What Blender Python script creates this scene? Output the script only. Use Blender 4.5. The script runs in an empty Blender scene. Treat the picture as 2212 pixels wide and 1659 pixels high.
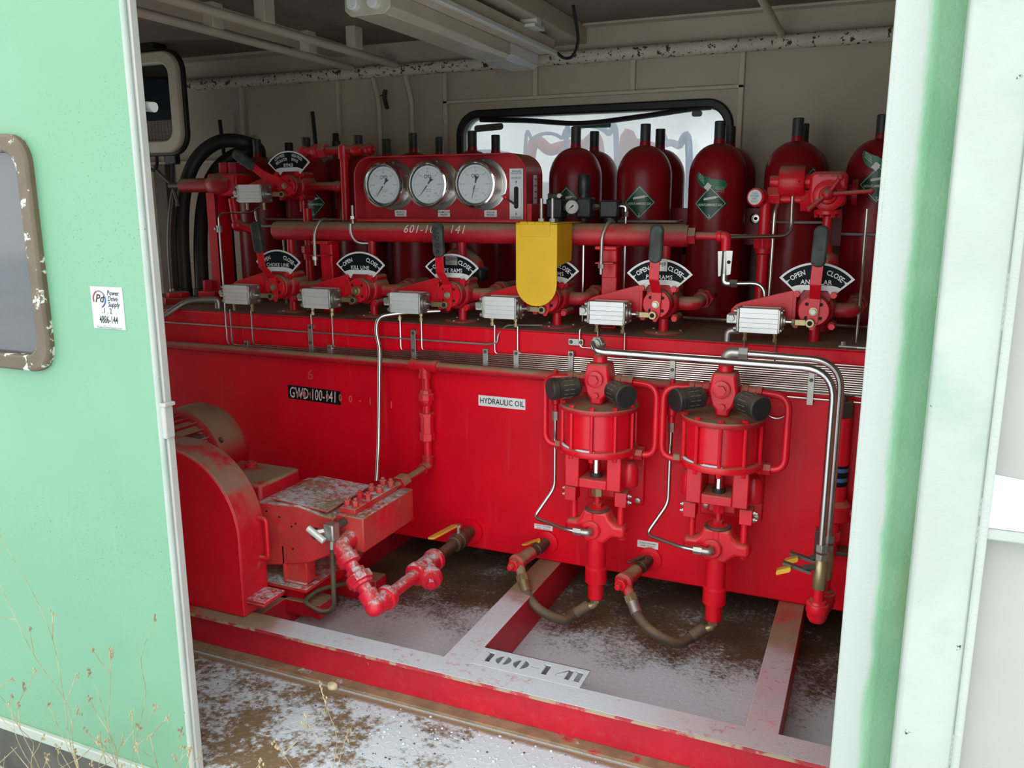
import bpy, math, random
from mathutils import Vector, Matrix
from math import sin, cos, pi, radians as R

# ------------------------------------------------------------------ camera, sky, exposure
scn = bpy.context.scene
col = scn.collection
YAW, PITCH, ROLL = R(23.41), R(12.008), R(-0.106)
cam = bpy.data.objects.new('camera', bpy.data.cameras.new('camera'))
cam.data.sensor_width = 36.0
cam.data.lens = 1822.7 * 36.0 / 2212.0
cam.data.clip_start = 0.05
cam.data.clip_end = 200
_f0 = Vector((-sin(YAW), cos(YAW), 0)); _r0 = Vector((cos(YAW), sin(YAW), 0)); _u0 = Vector((0, 0, 1))
_fw = _f0 * cos(PITCH) - _u0 * sin(PITCH); _up = _u0 * cos(PITCH) + _f0 * sin(PITCH)
_r = _r0 * cos(ROLL) + _up * sin(ROLL); _u = _up * cos(ROLL) - _r0 * sin(ROLL)
cam.matrix_world = Matrix(((_r.x, _u.x, -_fw.x, 0), (_r.y, _u.y, -_fw.y, -3.1), (_r.z, _u.z, -_fw.z, 1.617), (0, 0, 0, 1)))
col.objects.link(cam)
scn.camera = cam
scn.view_settings.view_transform = 'Standard'
scn.view_settings.look = 'None'
scn.view_settings.gamma = 1.0
scn.view_settings.use_curve_mapping = False
scn.view_settings.exposure = 1.55

world = bpy.data.worlds.new('overcast_sky'); scn.world = world
world.use_nodes = True
wn = world.node_tree.nodes; wl = world.node_tree.links
bg = wn['Background']
tc = wn.new('ShaderNodeTexCoord'); sep = wn.new('ShaderNodeSeparateXYZ'); rmp = wn.new('ShaderNodeValToRGB')
wl.new(tc.outputs['Generated'], sep.inputs[0]); wl.new(sep.outputs['Z'], rmp.inputs[0])
rmp.color_ramp.elements[0].color = (0.88, 0.91, 0.89, 1); rmp.color_ramp.elements[0].position = 0.0
rmp.color_ramp.elements[1].color = (0.96, 0.99, 0.97, 1); rmp.color_ramp.elements[1].position = 0.9
wl.new(rmp.outputs[0], bg.inputs[0])
bg.inputs[1].default_value = 1.0

# ------------------------------------------------------------------ mesh helpers
rnd = random.Random(7)
V = Vector
ORG = {}


def org(o):
    p = V((0, 0, 0))
    while o is not None:
        p += o.location
        o = o.parent
    return p


def frame(d):
    d = V(d).normalized()
    a = V((0, 0, 1)) if abs(d.z) < 0.9 else V((1, 0, 0))
    x = a.cross(d).normalized()
    return x, d.cross(x), d


class MB:
    def __init__(s):
        s.v = []; s.f = []

    def add(s, vs, fs):
        b = len(s.v)
        s.v += [tuple(v) for v in vs]
        s.f += [tuple(i + b for i in f) for f in fs]
        return s

    def box(s, x0, x1, y0, y1, z0, z1):
        vs = [(x, y, z) for z in (z0, z1) for y in (y0, y1) for x in (x0, x1)]
        return s.add(vs, [(0, 2, 3, 1), (4, 5, 7, 6), (0, 1, 5, 4), (2, 6, 7, 3), (0, 4, 6, 2), (1, 3, 7, 5)])

    def obox(s, c, u, v, w):
        c = V(c); u = V(u); v = V(v); w = V(w)
        vs = [c + u * a + v * b + w * e for e in (-1, 1) for b in (-1, 1) for a in (-1, 1)]
        return s.add(vs, [(0, 2, 3, 1), (4, 5, 7, 6), (0, 1, 5, 4), (2, 6, 7, 3), (0, 4, 6, 2), (1, 3, 7, 5)])

    def lathe(s, o, d, prof, n=20, ph=0.0):
        o = V(o); x, y, z = frame(d)
        vs = []; fs = []
        k = len(prof)
        for r, h in prof:
            for i in range(n):
                a = 2 * pi * i / n + ph
                vs.append(o + z * h + (x * cos(a) + y * sin(a)) * r)
        for j in range(k - 1):
            for i in range(n):
                i2 = (i + 1) % n
                fs.append((j * n + i, j * n + i2, (j + 1) * n + i2, (j + 1) * n + i))
        fs.append(tuple(range(n - 1, -1, -1)))
        fs.append(tuple((k - 1) * n + i for i in range(n)))
        return s.add(vs, fs)

    def cyl(s, a, b, r, r2=None, n=16, ph=0.0):
        a = V(a); b = V(b); L = (b - a).length
        return s.lathe(a, b - a, [(r, 0), (r if r2 is None else r2, L)], n, ph)

    def hexn(s, a, b, r):
        return s.cyl(a, b, r, n=6)

    def tube(s, pts, r, n=10, bend=0.0, seg=5, caps=True):
        P = [V(p) for p in pts]
        out = [P[0]]
        for i in range(1, len(P) - 1):
            if bend > 0:
                d0 = P[i - 1] - P[i]; d1 = P[i + 1] - P[i]
                b = min(bend, d0.length * .49, d1.length * .49)
                A = P[i] + d0.normalized() * b; B = P[i] + d1.normalized() * b
                for k in range(seg + 1):
                    t = k / seg
                    out.append(A * (1 - t) ** 2 + P[i] * 2 * t * (1 - t) + B * t * t)
            else:
                out.append(P[i])
        out.append(P[-1])
        x, y, z = frame(out[1] - out[0])
        vs = []; fs = []
        m = len(out)
        for j, p in enumerate(out):
            if j == 0: t = out[1] - out[0]
            elif j == m - 1: t = out[-1] - out[-2]
            else: t = (out[j + 1] - p).normalized() + (p - out[j - 1]).normalized()
            if t.length < 1e-9: t = out[j] - out[j - 1]
            t.normalize()
            x = (x - t * x.dot(t)).normalized()
            y = t.cross(x)
            rr = r(j / (m - 1)) if callable(r) else r
            for i in range(n):
                a = 2 * pi * i / n
                vs.append(p + (x * cos(a) + y * sin(a)) * rr)
        for j in range(m - 1):
            for i in range(n):
                i2 = (i + 1) % n
                fs.append((j * n + i, j * n + i2, (j + 1) * n + i2, (j + 1) * n + i))
        if caps:
            fs.append(tuple(range(n - 1, -1, -1)))
            fs.append(tuple((m - 1) * n + i for i in range(n)))
        return s.add(vs, fs)

    def spline(s, pts, r, n=10, sub=8, caps=True):
        return s.tube(smooth(pts, sub), r, n, caps=caps)

    def sphere(s, c, r, n=14, m=8, sc=(1, 1, 1)):
        c = V(c)
        prof = []
        vs = [c + V((0, 0, -r * sc[2]))]
        for j in range(1, m):
            a = -pi / 2 + pi * j / m
            for i in range(n):
                b = 2 * pi * i / n
                vs.append(c + V((r * cos(a) * cos(b) * sc[0], r * cos(a) * sin(b) * sc[1], r * sin(a) * sc[2])))
        vs.append(c + V((0, 0, r * sc[2])))
        fs = []
        for i in range(n):
            fs.append((0, 1 + (i + 1) % n, 1 + i))
        for j in range(m - 2):
            for i in range(n):
                i2 = (i + 1) % n
                fs.append((1 + j * n + i, 1 + j * n + i2, 1 + (j + 1) * n + i2, 1 + (j + 1) * n + i))
        L = len(vs) - 1; b = 1 + (m - 2) * n
        for i in range(n):
            fs.append((b + i, b + (i + 1) % n, L))
        return s.add(vs, fs)

    def prism(s, poly, o, u, v, w):
        """poly in (u,v), extruded along vector w from o"""
        o = V(o); u = V(u); v = V(v); w = V(w)
        n = len(poly)
        if u.cross(v).dot(w) < 0: poly = poly[::-1]
        # area sign
        A = sum(poly[i][0] * poly[(i + 1) % n][1] - poly[(i + 1) % n][0] * poly[i][1] for i in range(n))
        flip = (A < 0) == (u.cross(v).dot(w) > 0)
        if flip: poly = poly[::-1]
        vs = [o + u * a + v * b for a, b in poly] + [o + u * a + v * b + w for a, b in poly]
        fs = [tuple(range(n - 1, -1, -1)), tuple(range(n, 2 * n))]
        for i in range(n):
            j = (i + 1) % n
            fs.append((i, j, n + j, n + i))
        return s.add(vs, fs)

    def torus(s, c, d, Rr, r, n=24, m=8, a0=0, a1=2 * pi):
        x, y, z = frame(d); c = V(c)
        full = abs(a1 - a0 - 2 * pi) < 1e-6
        k = n if full else n + 1
        vs = []; fs = []
        for i in range(k):
            a = a0 + (a1 - a0) * i / n
            e = x * cos(a) + y * sin(a)
            for j in range(m):
                b = 2 * pi * j / m
                vs.append(c + e * (Rr + r * cos(b)) + z * r * sin(b))
        for i in range(n if full else n):
            i2 = (i + 1) % k
            for j in range(m):
                j2 = (j + 1) % m
                fs.append((i * m + j, i2 * m + j, i2 * m + j2, i * m + j2))
        return s.add(vs, fs)

    def xf(s, M):
        s.v = [tuple(M @ V(p)) for p in s.v]
        return s

    def text(s, t, size, mp, align='CENTER', bold=0.0, shear=0.0, sx=1.0, space=1.0):
        vs, fs = text_geo(t, align, bold, shear, space)
        return s.add([mp(x * size * sx, y * size) for x, y in vs], fs)

    def build(s, name, mat, parent=None, bevel=0.0, ang=38, smooth=True, bseg=2):
        me = bpy.data.meshes.new(name)
        o0 = org(parent) if parent is not None else V((0, 0, 0))
        me.from_pydata([tuple(V(p) - o0) for p in s.v], [], s.f)
        me.materials.append(mat)
        if smooth:
            me.polygons.foreach_set('use_smooth', [True] * len(me.polygons))
            me.set_sharp_from_angle(angle=R(ang))
        me.update()
        o = bpy.data.objects.new(name, me)
        col.objects.link(o)
        if parent is not None: o.parent = parent
        if bevel > 0:
            b = o.modifiers.new('bevel', 'BEVEL'); b.width = bevel; b.segments = bseg
            b.limit_method = 'ANGLE'; b.angle_limit = R(40)
        return o


def smooth(pts, sub=8):
    P = [V(p) for p in pts]
    P = [P[0] * 2 - P[1]] + P + [P[-1] * 2 - P[-2]]
    out = []
    for i in range(1, len(P) - 2):
        a, b, c, d = P[i - 1], P[i], P[i + 1], P[i + 2]
        for k in range(sub):
            t = k / sub
            out.append(0.5 * ((2 * b) + (c - a) * t + (2 * a - 5 * b + 4 * c - d) * t * t + (3 * b - a - 3 * c + d) * t ** 3))
    out.append(P[-2])
    return out


_TC = {}


def text_geo(t, align, bold, shear, space=1.0):
    k = (t, align, bold, shear, space)
    if k in _TC: return _TC[k]
    cu = bpy.data.curves.new('t', 'FONT')
    cu.body = t; cu.align_x = align; cu.align_y = 'CENTER'; cu.size = 1.0
    cu.offset = bold; cu.shear = shear; cu.resolution_u = 2; cu.space_character = space
    ob = bpy.data.objects.new('t', cu); col.objects.link(ob)
    dg = bpy.context.evaluated_depsgraph_get()
    me = ob.evaluated_get(dg).to_mesh()
    vs = [(v.co.x, v.co.y) for v in me.vertices]
    fs = [tuple(p.vertices) for p in me.polygons]
    ob.evaluated_get(dg).to_mesh_clear()
    bpy.data.objects.remove(ob); bpy.data.curves.remove(cu)
    _TC[k] = (vs, fs)
    return _TC[k]


def flat(o, u, v):
    o = V(o); u = V(u).normalized(); v = V(v).normalized()
    return lambda x, y: o + u * x + v * y


def arc(o, u, v, rad):
    """text bent along a circle of radius rad about o (u right, v up); y = 0 lies on the circle"""
    o = V(o); u = V(u).normalized(); v = V(v).normalized()
    return lambda x, y: o + u * ((rad + y) * sin(x / rad)) + v * ((rad + y) * cos(x / rad))


def tag(o, label=None, cat=None, group=None, kind=None):
    if label: o['label'] = label
    if cat: o['category'] = cat
    if group: o['group'] = group
    if kind: o['kind'] = kind
    return o


def thing(name, label, cat, loc=(0, 0, 0), group=None):
    o = bpy.data.objects.new(name, None)
    o.location = loc; o.empty_display_size = .05
    col.objects.link(o)
    return tag(o, label, cat, group)


def struct(o):
    o['kind'] = 'structure'
    return o


def copy_tree(o, parent=None):
    c = o.copy()
    col.objects.link(c)
    c.parent = parent
    for ch in list(o.children): copy_tree(ch, c)
    return c


def rrect(w, h, r, n=6, cx=0, cy=0):
    p = []
    for sx, sy, a0 in ((1, 1, 0), (-1, 1, pi / 2), (-1, -1, pi), (1, -1, 1.5 * pi)):
        for i in range(n + 1):
            a = a0 + pi / 2 * i / n
            p.append((cx + sx * (w / 2 - r) + r * cos(a), cy + sy * (h / 2 - r) + r * sin(a)))
    return p


def ring_prism(mb, outer, inner, o, u, v, w):
    """frame between two polygons with the same number of points"""
    o = V(o); u = V(u); v = V(v); w = V(w)
    n = len(outer)
    vs = [o + u * a + v * b for a, b in outer] + [o + u * a + v * b for a, b in inner]
    vs += [p + w for p in vs]
    fs = []
    for i in range(n):
        j = (i + 1) % n
        fs += [(i, j, n + j, n + i)[::-1], (2 * n + i, 2 * n + j, 3 * n + j, 3 * n + i), (i, j, 2 * n + j, 2 * n + i), (n + i, n + j, 3 * n + j, 3 * n + i)[::-1]]
    return mb.add(vs, fs)


# ------------------------------------------------------------------ materials
class NT:
    def __init__(s, name):
        s.m = bpy.data.materials.new(name); s.m.use_nodes = True
        s.t = s.m.node_tree; s.n = s.t.nodes
        s.b = s.n['Principled BSDF']; s.out = s.n['Material Output']
        s._g = None

    def geo(s):
        if s._g is None: s._g = s.n.new('ShaderNodeNewGeometry')
        return s._g

    def link(s, a, b): s.t.links.new(a, b)

    def setin(s, sock, v):
        if hasattr(v, 'is_output'): s.link(v, sock)
        else: sock.default_value = v

    def noise(s, scale, detail=4, rough=.55, vec=None, dist=0.0):
        x = s.n.new('ShaderNodeTexNoise')
        x.inputs['Scale'].default_value = scale; x.inputs['Detail'].default_value = detail
        x.inputs['Roughness'].default_value = rough; x.inputs['Distortion'].default_value = dist
        s.link(vec if vec is not None else s.geo().outputs['Position'], x.inputs['Vector'])
        return x.outputs['Fac']

    def stretch(s, sc):
        m = s.n.new('ShaderNodeMapping'); m.inputs['Scale'].default_value = sc
        s.link(s.geo().outputs['Position'], m.inputs['Vector'])
        return m.outputs[0]

    def math(s, op, a, b=0.0, c=0.0, clamp=False):
        x = s.n.new('ShaderNodeMath'); x.operation = op; x.use_clamp = clamp
        for i, q in enumerate((a, b, c)): s.setin(x.inputs[i], q)
        return x.outputs[0]

    def ramp(s, v, a, b, lo=0.0, hi=1.0):
        x = s.n.new('ShaderNodeMapRange'); x.interpolation_type = 'SMOOTHSTEP'
        s.setin(x.inputs[0], v)
        for i, q in zip((1, 2, 3, 4), (a, b, lo, hi)): x.inputs[i].default_value = q
        return x.outputs[0]

    def mix(s, f, a, b):
        x = s.n.new('ShaderNodeMix'); x.data_type = 'RGBA'
        s.setin(x.inputs[0], f)
        for i, q in ((6, a), (7, b)):
            if isinstance(q, tuple): q = (*q[:3], 1)
            s.setin(x.inputs[i], q)
        return x.outputs[2]

    def pos(s, ax):
        x = s.n.new('ShaderNodeSeparateXYZ'); s.link(s.geo().outputs['Position'], x.inputs[0])
        return x.outputs[ax]

    def nz(s):
        x = s.n.new('ShaderNodeSeparateXYZ'); s.link(s.geo().outputs['Normal'], x.inputs[0])
        return x.outputs[2]

    def bump(s, h, strength=.3, dist=.003):
        x = s.n.new('ShaderNodeBump'); x.inputs['Strength'].default_value = strength
        x.inputs['Distance'].default_value = dist
        s.link(h, x.inputs['Height']); s.link(x.outputs[0], s.b.inputs['Normal'])


DUST = (0.30, 0.205, 0.12)
SNOW = (0.60, 0.67, 0.73)


def paint(name, c, rough=.4, metal=0.0, var=.15, vscale=5.0, dust=0.0, dlo=.25, dhi=.95, dscale=7.0, snow=0.0, snow_scale=26.0,
          chips=None, bump=0.0, bscale=60.0, coat=0.0, spec=.5, streak=None, duscol=DUST, snowmask=None, dust_off_snow=False):
    t = NT(name)
    cc = tuple(c)
    colr = t.mix(t.ramp(t.noise(vscale, 3), .35, .65), tuple(x * (1 - var) for x in cc), tuple(min(1, x * (1 + var)) for x in cc))
    rg = rough
    if streak:
        sc, amt = streak
        colr = t.mix(t.math('MULTIPLY', t.ramp(t.noise(1.0, 4, vec=t.stretch((26, 26, 2.2))), .55, .8), amt), colr, sc)
    if chips:
        for cc2, sc, lo, hi in chips:
            k = t.ramp(t.noise(sc, 5, .65), lo, hi)
            colr = t.mix(k, colr, cc2)
    if dust > 0:
        up = t.ramp(t.nz(), dlo, dhi)
        n = t.ramp(t.noise(dscale, 5, .6), .25, .62)
        d = t.math('MULTIPLY', t.math('MULTIPLY', up, n), dust, clamp=True)
        fine = t.math('MULTIPLY', t.ramp(t.noise(38, 3), .5, .8), .10 * min(1, dust))
        d = t.math('ADD', d, fine, clamp=True)
        if dust_off_snow: d = t.math('MULTIPLY', d, t.math('SUBTRACT', 1.0, t.math('MULTIPLY', snowmask(t), .85)))
        colr = t.mix(d, colr, duscol)
        rg = t.math('ADD', t.math('MULTIPLY', d, .9 - rough), rough)
    if snow > 0:
        up = t.ramp(t.nz(), .45, .85)
        n = t.ramp(t.math('ADD', t.noise(snow_scale, 6, .8), t.math('MULTIPLY', t.noise(4, 2), .35)), .70 - .25 * snow, .92 - .25 * snow)
        k = t.math('MULTIPLY', up, n)
        if snowmask: k = t.math('MULTIPLY', k, snowmask(t))
        colr = t.mix(k, colr, SNOW)
    t.setin(t.b.inputs['Base Color'], colr if not isinstance(colr, tuple) else (*colr, 1))
    t.setin(t.b.inputs['Roughness'], rg)
    t.b.inputs['Metallic'].default_value = metal
    t.b.inputs['Specular IOR Level'].default_value = spec
    if coat: t.b.inputs['Coat Weight'].default_value = coat; t.b.inputs['Coat Roughness'].default_value = .15
    if bump: t.bump(t.noise(bscale, 4), bump, .002)
    return t.m


RED = (0.70, 0.004, 0.018)
M = {}
M['red'] = paint('red_paint', RED, .34, dust=.9, dlo=.2, var=.10, bump=.12, bscale=45)
M['red_clean'] = paint('red_paint_clean', RED, .30, dust=.18, dlo=.6, var=.06, bump=.06, bscale=40)
M['panel'] = paint('red_paint_panel', (0.46, 0.020, 0.028), .34, dust=.5, dlo=.5, var=.06)
M['red_tank'] = paint('red_paint_tank', (0.74, 0.002, 0.016), .38, spec=.25, var=.08, vscale=2.5, bump=.10, bscale=34, streak=((0.62, 0.10, 0.10), .22))
M['red_bottle'] = paint('red_paint_bottle', (0.26, 0.004, 0.010), .34, spec=.3, dust=.22, dlo=.5, dhi=1.1, var=.07)
M['red_dusty'] = paint('red_paint_dusty', (0.50, 0.006, 0.018), .42, dust=1.35, dlo=.0, dhi=.72, var=.14, bump=.18, bscale=50)
M['red_pump'] = paint('red_paint_pump', (0.66, 0.008, 0.024), .38, dust=1.0, dlo=-.35, dhi=.8, var=.14, snow=.42, snow_scale=34, bump=.15, bscale=40,
                      chips=[((0.36, 0.22, 0.14), 9, .62, .72)])
M['guard'] = paint('red_paint_guard', (0.58, 0.006, 0.02), .36, dust=1.3, dlo=.0, dhi=.8, dscale=9, var=.12, bump=.1, bscale=40, duscol=(0.30, 0.17, 0.115), chips=[((0.50, 0.05, 0.05), 14, .66, .72)])
M['red_snowy'] = paint('red_paint_snow_speckled', (0.68, 0.012, 0.035), .4, dust=.5, snow=.38, snow_scale=40, var=.12, bump=.2, bscale=60,
                       chips=[((0.50, 0.36, 0.34), 38, .66, .7)])
M['deck'] = paint('dusty_red_deck', (0.42, 0.012, 0.02), .6, dust=2.6, dlo=.2, dhi=.7, dscale=4.0, var=.1, duscol=(0.23, 0.16, 0.09))
M['steel'] = paint('stainless_steel', (0.62, 0.61, 0.58), .28, 1.0, var=.06, dust=.12)
M['tube_steel'] = paint('stainless_tube', (0.68, 0.67, 0.63), .25, 1.0, var=.08)
M['zinc'] = paint('dull_zinc', (0.50, 0.49, 0.46), .45, .9, var=.12, dust=.3)
M['alu'] = paint('brushed_aluminium', (0.84, 0.85, 0.84), .42, .35, var=.04, dust=.25, dlo=.6)
M['brass'] = paint('dull_brass', (0.42, 0.35, 0.19), .42, .8, var=.15, dust=.2)
M['chrome'] = paint('polished_steel', (0.75, 0.74, 0.72), .12, 1.0, var=.02)
M['hole'] = paint('dark_hole', (0.01, 0.008, 0.008), .8, var=0)
M['black'] = paint('black_plastic', (0.018, 0.018, 0.020), .42, var=.2, dust=.22)
M['black_dusty'] = paint('dusty_black_plastic', (0.022, 0.022, 0.022), .5, var=.2, dust=.7, dlo=-.1, dhi=.9, duscol=(0.13, 0.10, 0.065))
M['rubber'] = paint('black_rubber', (0.020, 0.021, 0.022), .5, var=.2, bump=.3, bscale=90)
M['grip'] = paint('grey_green_rubber_grip', (0.045, 0.055, 0.050), .62, var=.35, vscale=30, bump=.5, bscale=70, dust=.15)
M['hose'] = paint('dusty_brown_hose', (0.085, 0.062, 0.042), .6, var=.25, dust=.55, dlo=-.2, dhi=.9)
M['white'] = paint('white_paint', (0.40, 0.40, 0.37), .45, var=.05)
M['lamp_white'] = paint('white_lamp_plastic', (0.72, 0.72, 0.66), .45, var=.05)
M['label_out'] = paint('white_sticker_paper', (0.50, 0.52, 0.52), .4, var=.03)
M['sign_white'] = paint('white_sign_paint', (0.82, 0.82, 0.80), .4, var=.04)
M['sign_black'] = paint('black_sign_face', (0.007, 0.010, 0.013), .5, var=.15, spec=.12)
M['label'] = paint('white_label', (0.80, 0.82, 0.82), .4, var=.03)
M['ink'] = paint('black_ink', (0.012, 0.012, 0.014), .5, var=0)
M['inkgrey'] = paint('grey_print', (0.16, 0.17, 0.17), .5, var=0)
M['green_ink'] = paint('green_placard', (0.004, 0.085, 0.040), .32, var=.08)
M['green_tag'] = paint('green_tag', (0.01, 0.16, 0.07), .35, var=.08)
M['yellow'] = paint('yellow_paint', (0.80, 0.47, 0.004), .42, var=.07, dust=.25, chips=[((0.40, 0.25, 0.05), 14, .70, .76)])
M['yellow_grip'] = paint('yellow_vinyl', (0.75, 0.42, 0.03), .45, var=.15, dust=.35)
M['orange_ink'] = paint('orange_stencil', (0.80, 0.16, 0.08), .6, var=.1)
M['chalk'] = paint('white_chalk', (0.80, 0.66, 0.64), .8, var=.1)
M['cream'] = paint('cream_wall_paint', (0.54, 0.465, 0.345), .55, var=.06, vscale=2, bump=.1, bscale=20,
                   chips=[((0.32, 0.28, 0.21), 2.2, .62, .80)])
M['cream_light'] = paint('cream_trim_paint', (0.62, 0.54, 0.41), .5, var=.06)
M['cream_chip'] = paint('chipped_cream_pipe', (0.70, 0.62, 0.48), .55, var=.08, chips=[((0.045, 0.028, 0.02), 42, .57, .60)], bump=.4, bscale=70)
M['dull_black'] = paint('dull_black_steel', (0.02, 0.02, 0.02), .7, var=.2)
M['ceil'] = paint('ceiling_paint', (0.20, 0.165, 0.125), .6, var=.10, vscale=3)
M['gasket'] = paint('black_gasket', (0.010, 0.010, 0.011), .45, var=.1)
M['blue'] = paint('blue_paint', (0.05, 0.12, 0.28), .5, var=.2)
M['out_red'] = paint('far_red_steel', (0.38, 0.04, 0.05), .5, var=.2)
M['straw'] = paint('dry_straw', (0.33, 0.27, 0.16), .8, var=.3, vscale=20)
M['stone'] = paint('pale_stone', (0.55, 0.47, 0.32), .85, var=.2, vscale=60, bump=.6, bscale=120)
M['grey_metal'] = paint('grey_iron', (0.14, 0.13, 0.115), .5, .6, var=.2, dust=.4)
M['brown_iron'] = paint('brown_iron_pipe', (0.055, 0.04, 0.03), .5, .2, var=.2, dust=.45)


def green_door():
    t = NT('mint_green_paint')
    c = t.mix(t.ramp(t.noise(1.3, 4), .3, .7), (0.136, 0.305, 0.190), (0.155, 0.327, 0.208))
    c = t.mix(t.math('MULTIPLY', t.ramp(t.noise(1, 4, vec=t.stretch((30, 30, 2.0))), .6, .85), .3), c, (0.20, 0.36, 0.25))
    cluster = t.ramp(t.noise(2.2, 3), .40, .62)
    sp = t.ramp(t.noise(240, 2, .5), .69, .72)
    c = t.mix(t.math('MULTIPLY', sp, cluster), c, (0.045, 0.10, 0.065))
    t.link(c, t.b.inputs['Base Color']); t.b.inputs['Roughness'].default_value = .42
    t.bump(t.noise(26, 3), .10, .003)
    return t.m


M['green'] = green_door()
M['mint_white'] = paint('pale_mint_white_paint', (0.375, 0.415, 0.375), .5, var=.05, bump=.5, bscale=85, chips=[((0.30, 0.385, 0.325), 2.6, .48, .66), ((0.05, 0.06, 0.055), 19, .685, .70)])
M['rough_white'] = paint('rough_white_overspray', (0.38, 0.415, 0.385), .6, var=.05, bump=.8, bscale=150)
M['door_white'] = paint('white_door_panel', (0.345, 0.345, 0.32), .45, var=.05, vscale=2, bump=.15, bscale=25)
M['peel'] = paint('peeling_white_brown_frame', (0.10, 0.072, 0.042), .5, var=.2, chips=[((0.46, 0.47, 0.41), 20, .585, .61)], bump=.5, bscale=60)


def post_mat():
    """fresh white paint on the left of the post, overspray fading into the green"""
    t = NT('white_and_green_post_paint')
    x = t.math('ADD', t.pos(0), t.math('MULTIPLY', t.math('SUBTRACT', t.noise(5, 4), .5), .03))
    k = t.ramp(x, .034, .050)
    g = t.mix(t.ramp(t.noise(8, 3), .35, .7), (0.16, 0.345, 0.195), (0.20, 0.385, 0.23))
    olive = t.math('MULTIPLY', t.ramp(t.noise(3, 4, vec=t.stretch((4, 4, .6))), .56, .75), t.ramp(x, .06, .10))  # streaky olive tint, stronger towards the right of the post
    g = t.mix(t.math('MULTIPLY', olive, .5), g, (0.16, 0.17, 0.04))
    c = t.mix(k, (0.38, 0.42, 0.395), g)
    t.link(c, t.b.inputs['Base Color']); t.b.inputs['Roughness'].default_value = .5
    t.bump(t.noise(140, 3), .5, .002)
    return t.m


M['post'] = post_mat()


def floor_mat():
    t = NT('dirty_checker_plate_with_snow')
    x = t.pos(0); y = t.pos(1)
    dirt = t.mix(t.ramp(t.noise(4, 5), .35, .7), (0.10, 0.066, 0.038), (0.165, 0.112, 0.064))
    wet = t.ramp(t.noise(2.0, 4), .55, .7)
    dirt = t.mix(t.math('MULTIPLY', wet, .6), dirt, (0.035, 0.022, 0.014))
    # in front of the front beam: brown silt strip, then snow patches on lugged plate
    big = t.noise(4.2, 5, .6); fine = t.noise(46, 4, .7)
    f1 = t.math('ADD', t.math('MULTIPLY', big, 1.0), t.math('MULTIPLY', fine, .55))
    front = t.ramp(y, -.94, -.96)
    strip = t.ramp(t.math('ADD', y, t.math('MULTIPLY', t.math('SUBTRACT', big, .5), .05)), -.965, -.985)
    right = t.ramp(x, -1.5, -.7)
    kf = t.ramp(t.math('ADD', f1, t.math('MULTIPLY', right, .22)), .70, .86)
    dirt = t.mix(front, dirt, t.mix(fine, (0.13, 0.085, 0.045), (0.27, 0.19, 0.11)))
    kf = t.math('MULTIPLY', t.math('MULTIPLY', kf, strip), front)
    # between the beams: snow blown in, thinning towards the tank
    g = t.math('ADD', t.math('MULTIPLY', t.ramp(y, -.02, -.66), 1.05), t.math('MULTIPLY', t.ramp(x, -2.1, -1.45), .35))
    grain = t.noise(85, 3, .7)
    ki = t.ramp(t.math('ADD', g, t.math('MULTIPLY', t.math('SUBTRACT', t.math('ADD', t.math('ADD', big, t.math('MULTIPLY', fine, .7)), t.math('MULTIPLY', grain, .55)), 1.12), 1.9)), .40, 1.10)
    ki = t.math('MULTIPLY', ki, t.math('SUBTRACT', 1.0, front))
    k = t.math('ADD', kf, ki, clamp=True)
    silt = t.math('MULTIPLY', t.math('SUBTRACT', 1.0, strip), front)
    c = t.mix(silt, dirt, (0.27, 0.19, 0.11))
    c = t.mix(t.math('MULTIPLY', k, .93), c, SNOW)
    t.link(c, t.b.inputs['Base Color'])
    t.setin(t.b.inputs['Roughness'], t.math('ADD', t.math('MULTIPLY', k, .2), .62))
    t.bump(t.math('ADD', t.math('MULTIPLY', fine, .5), t.math('MULTIPLY', k, .6)), .5, .006)
    return t.m


M['floor'] = floor_mat()


def beam_mask(t):
    x = t.pos(0); y = t.pos(1)
    n = t.math('MULTIPLY', t.math('SUBTRACT', t.noise(7, 4), .5), .35)
    a = t.ramp(t.math('ADD', y, n), -.28, -.46)
    b = t.ramp(t.math('ADD', x, n), -2.0, -1.75)
    thin = t.math('SUBTRACT', 1.0, t.math('MULTIPLY', t.ramp(x, -.75, -.22), .42))
    return t.math('MULTIPLY', t.math('MULTIPLY', t.math('MULTIPLY', a, b), thin), t.ramp(t.pos(2), .10, .13))


M['beam'] = paint('red_beam_with_snow', (0.52, 0.008, 0.024), .45, dust=1.3, dlo=.2, dhi=.7, dscale=3.0, var=.1, snow=1.22, snow_scale=38, snowmask=beam_mask, dust_off_snow=True,
                  bump=.45, bscale=130, chips=[((0.45, 0.30, 0.26), 21, .69, .73)], duscol=(0.30, 0.21, 0.125))
M['worn'] = paint('worn_beam_edge', (0.40, 0.03, 0.04), .5, var=.2, chips=[((0.36, 0.28, 0.19), 12, .45, .55)])
M['silt'] = paint('silt_covered_flange', (0.25, 0.17, 0.10), .8, var=.2, vscale=14, bump=.6, bscale=120, chips=[((0.40, 0.03, 0.04), 7, .60, .70), ((0.50, 0.53, 0.55), 16, .62, .70)])
M['plate_snow'] = paint('snowy_red_plate', (0.45, 0.02, 0.04), .5, snow=1.6, snow_scale=20, var=.05, bump=.3, bscale=60)


def ground_mat():
    t = NT('snowy_ground')
    k = t.ramp(t.math('ADD', t.noise(1.1, 5), t.math('MULTIPLY', t.noise(14, 4), .4)), .52, .66)
    c = t.mix(k, (0.11, 0.085, 0.055), SNOW)
    t.link(c, t.b.inputs['Base Color']); t.b.inputs['Roughness'].default_value = .85
    t.bump(t.noise(9, 5), .8, .03)
    return t.m


M['ground'] = ground_mat()


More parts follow.
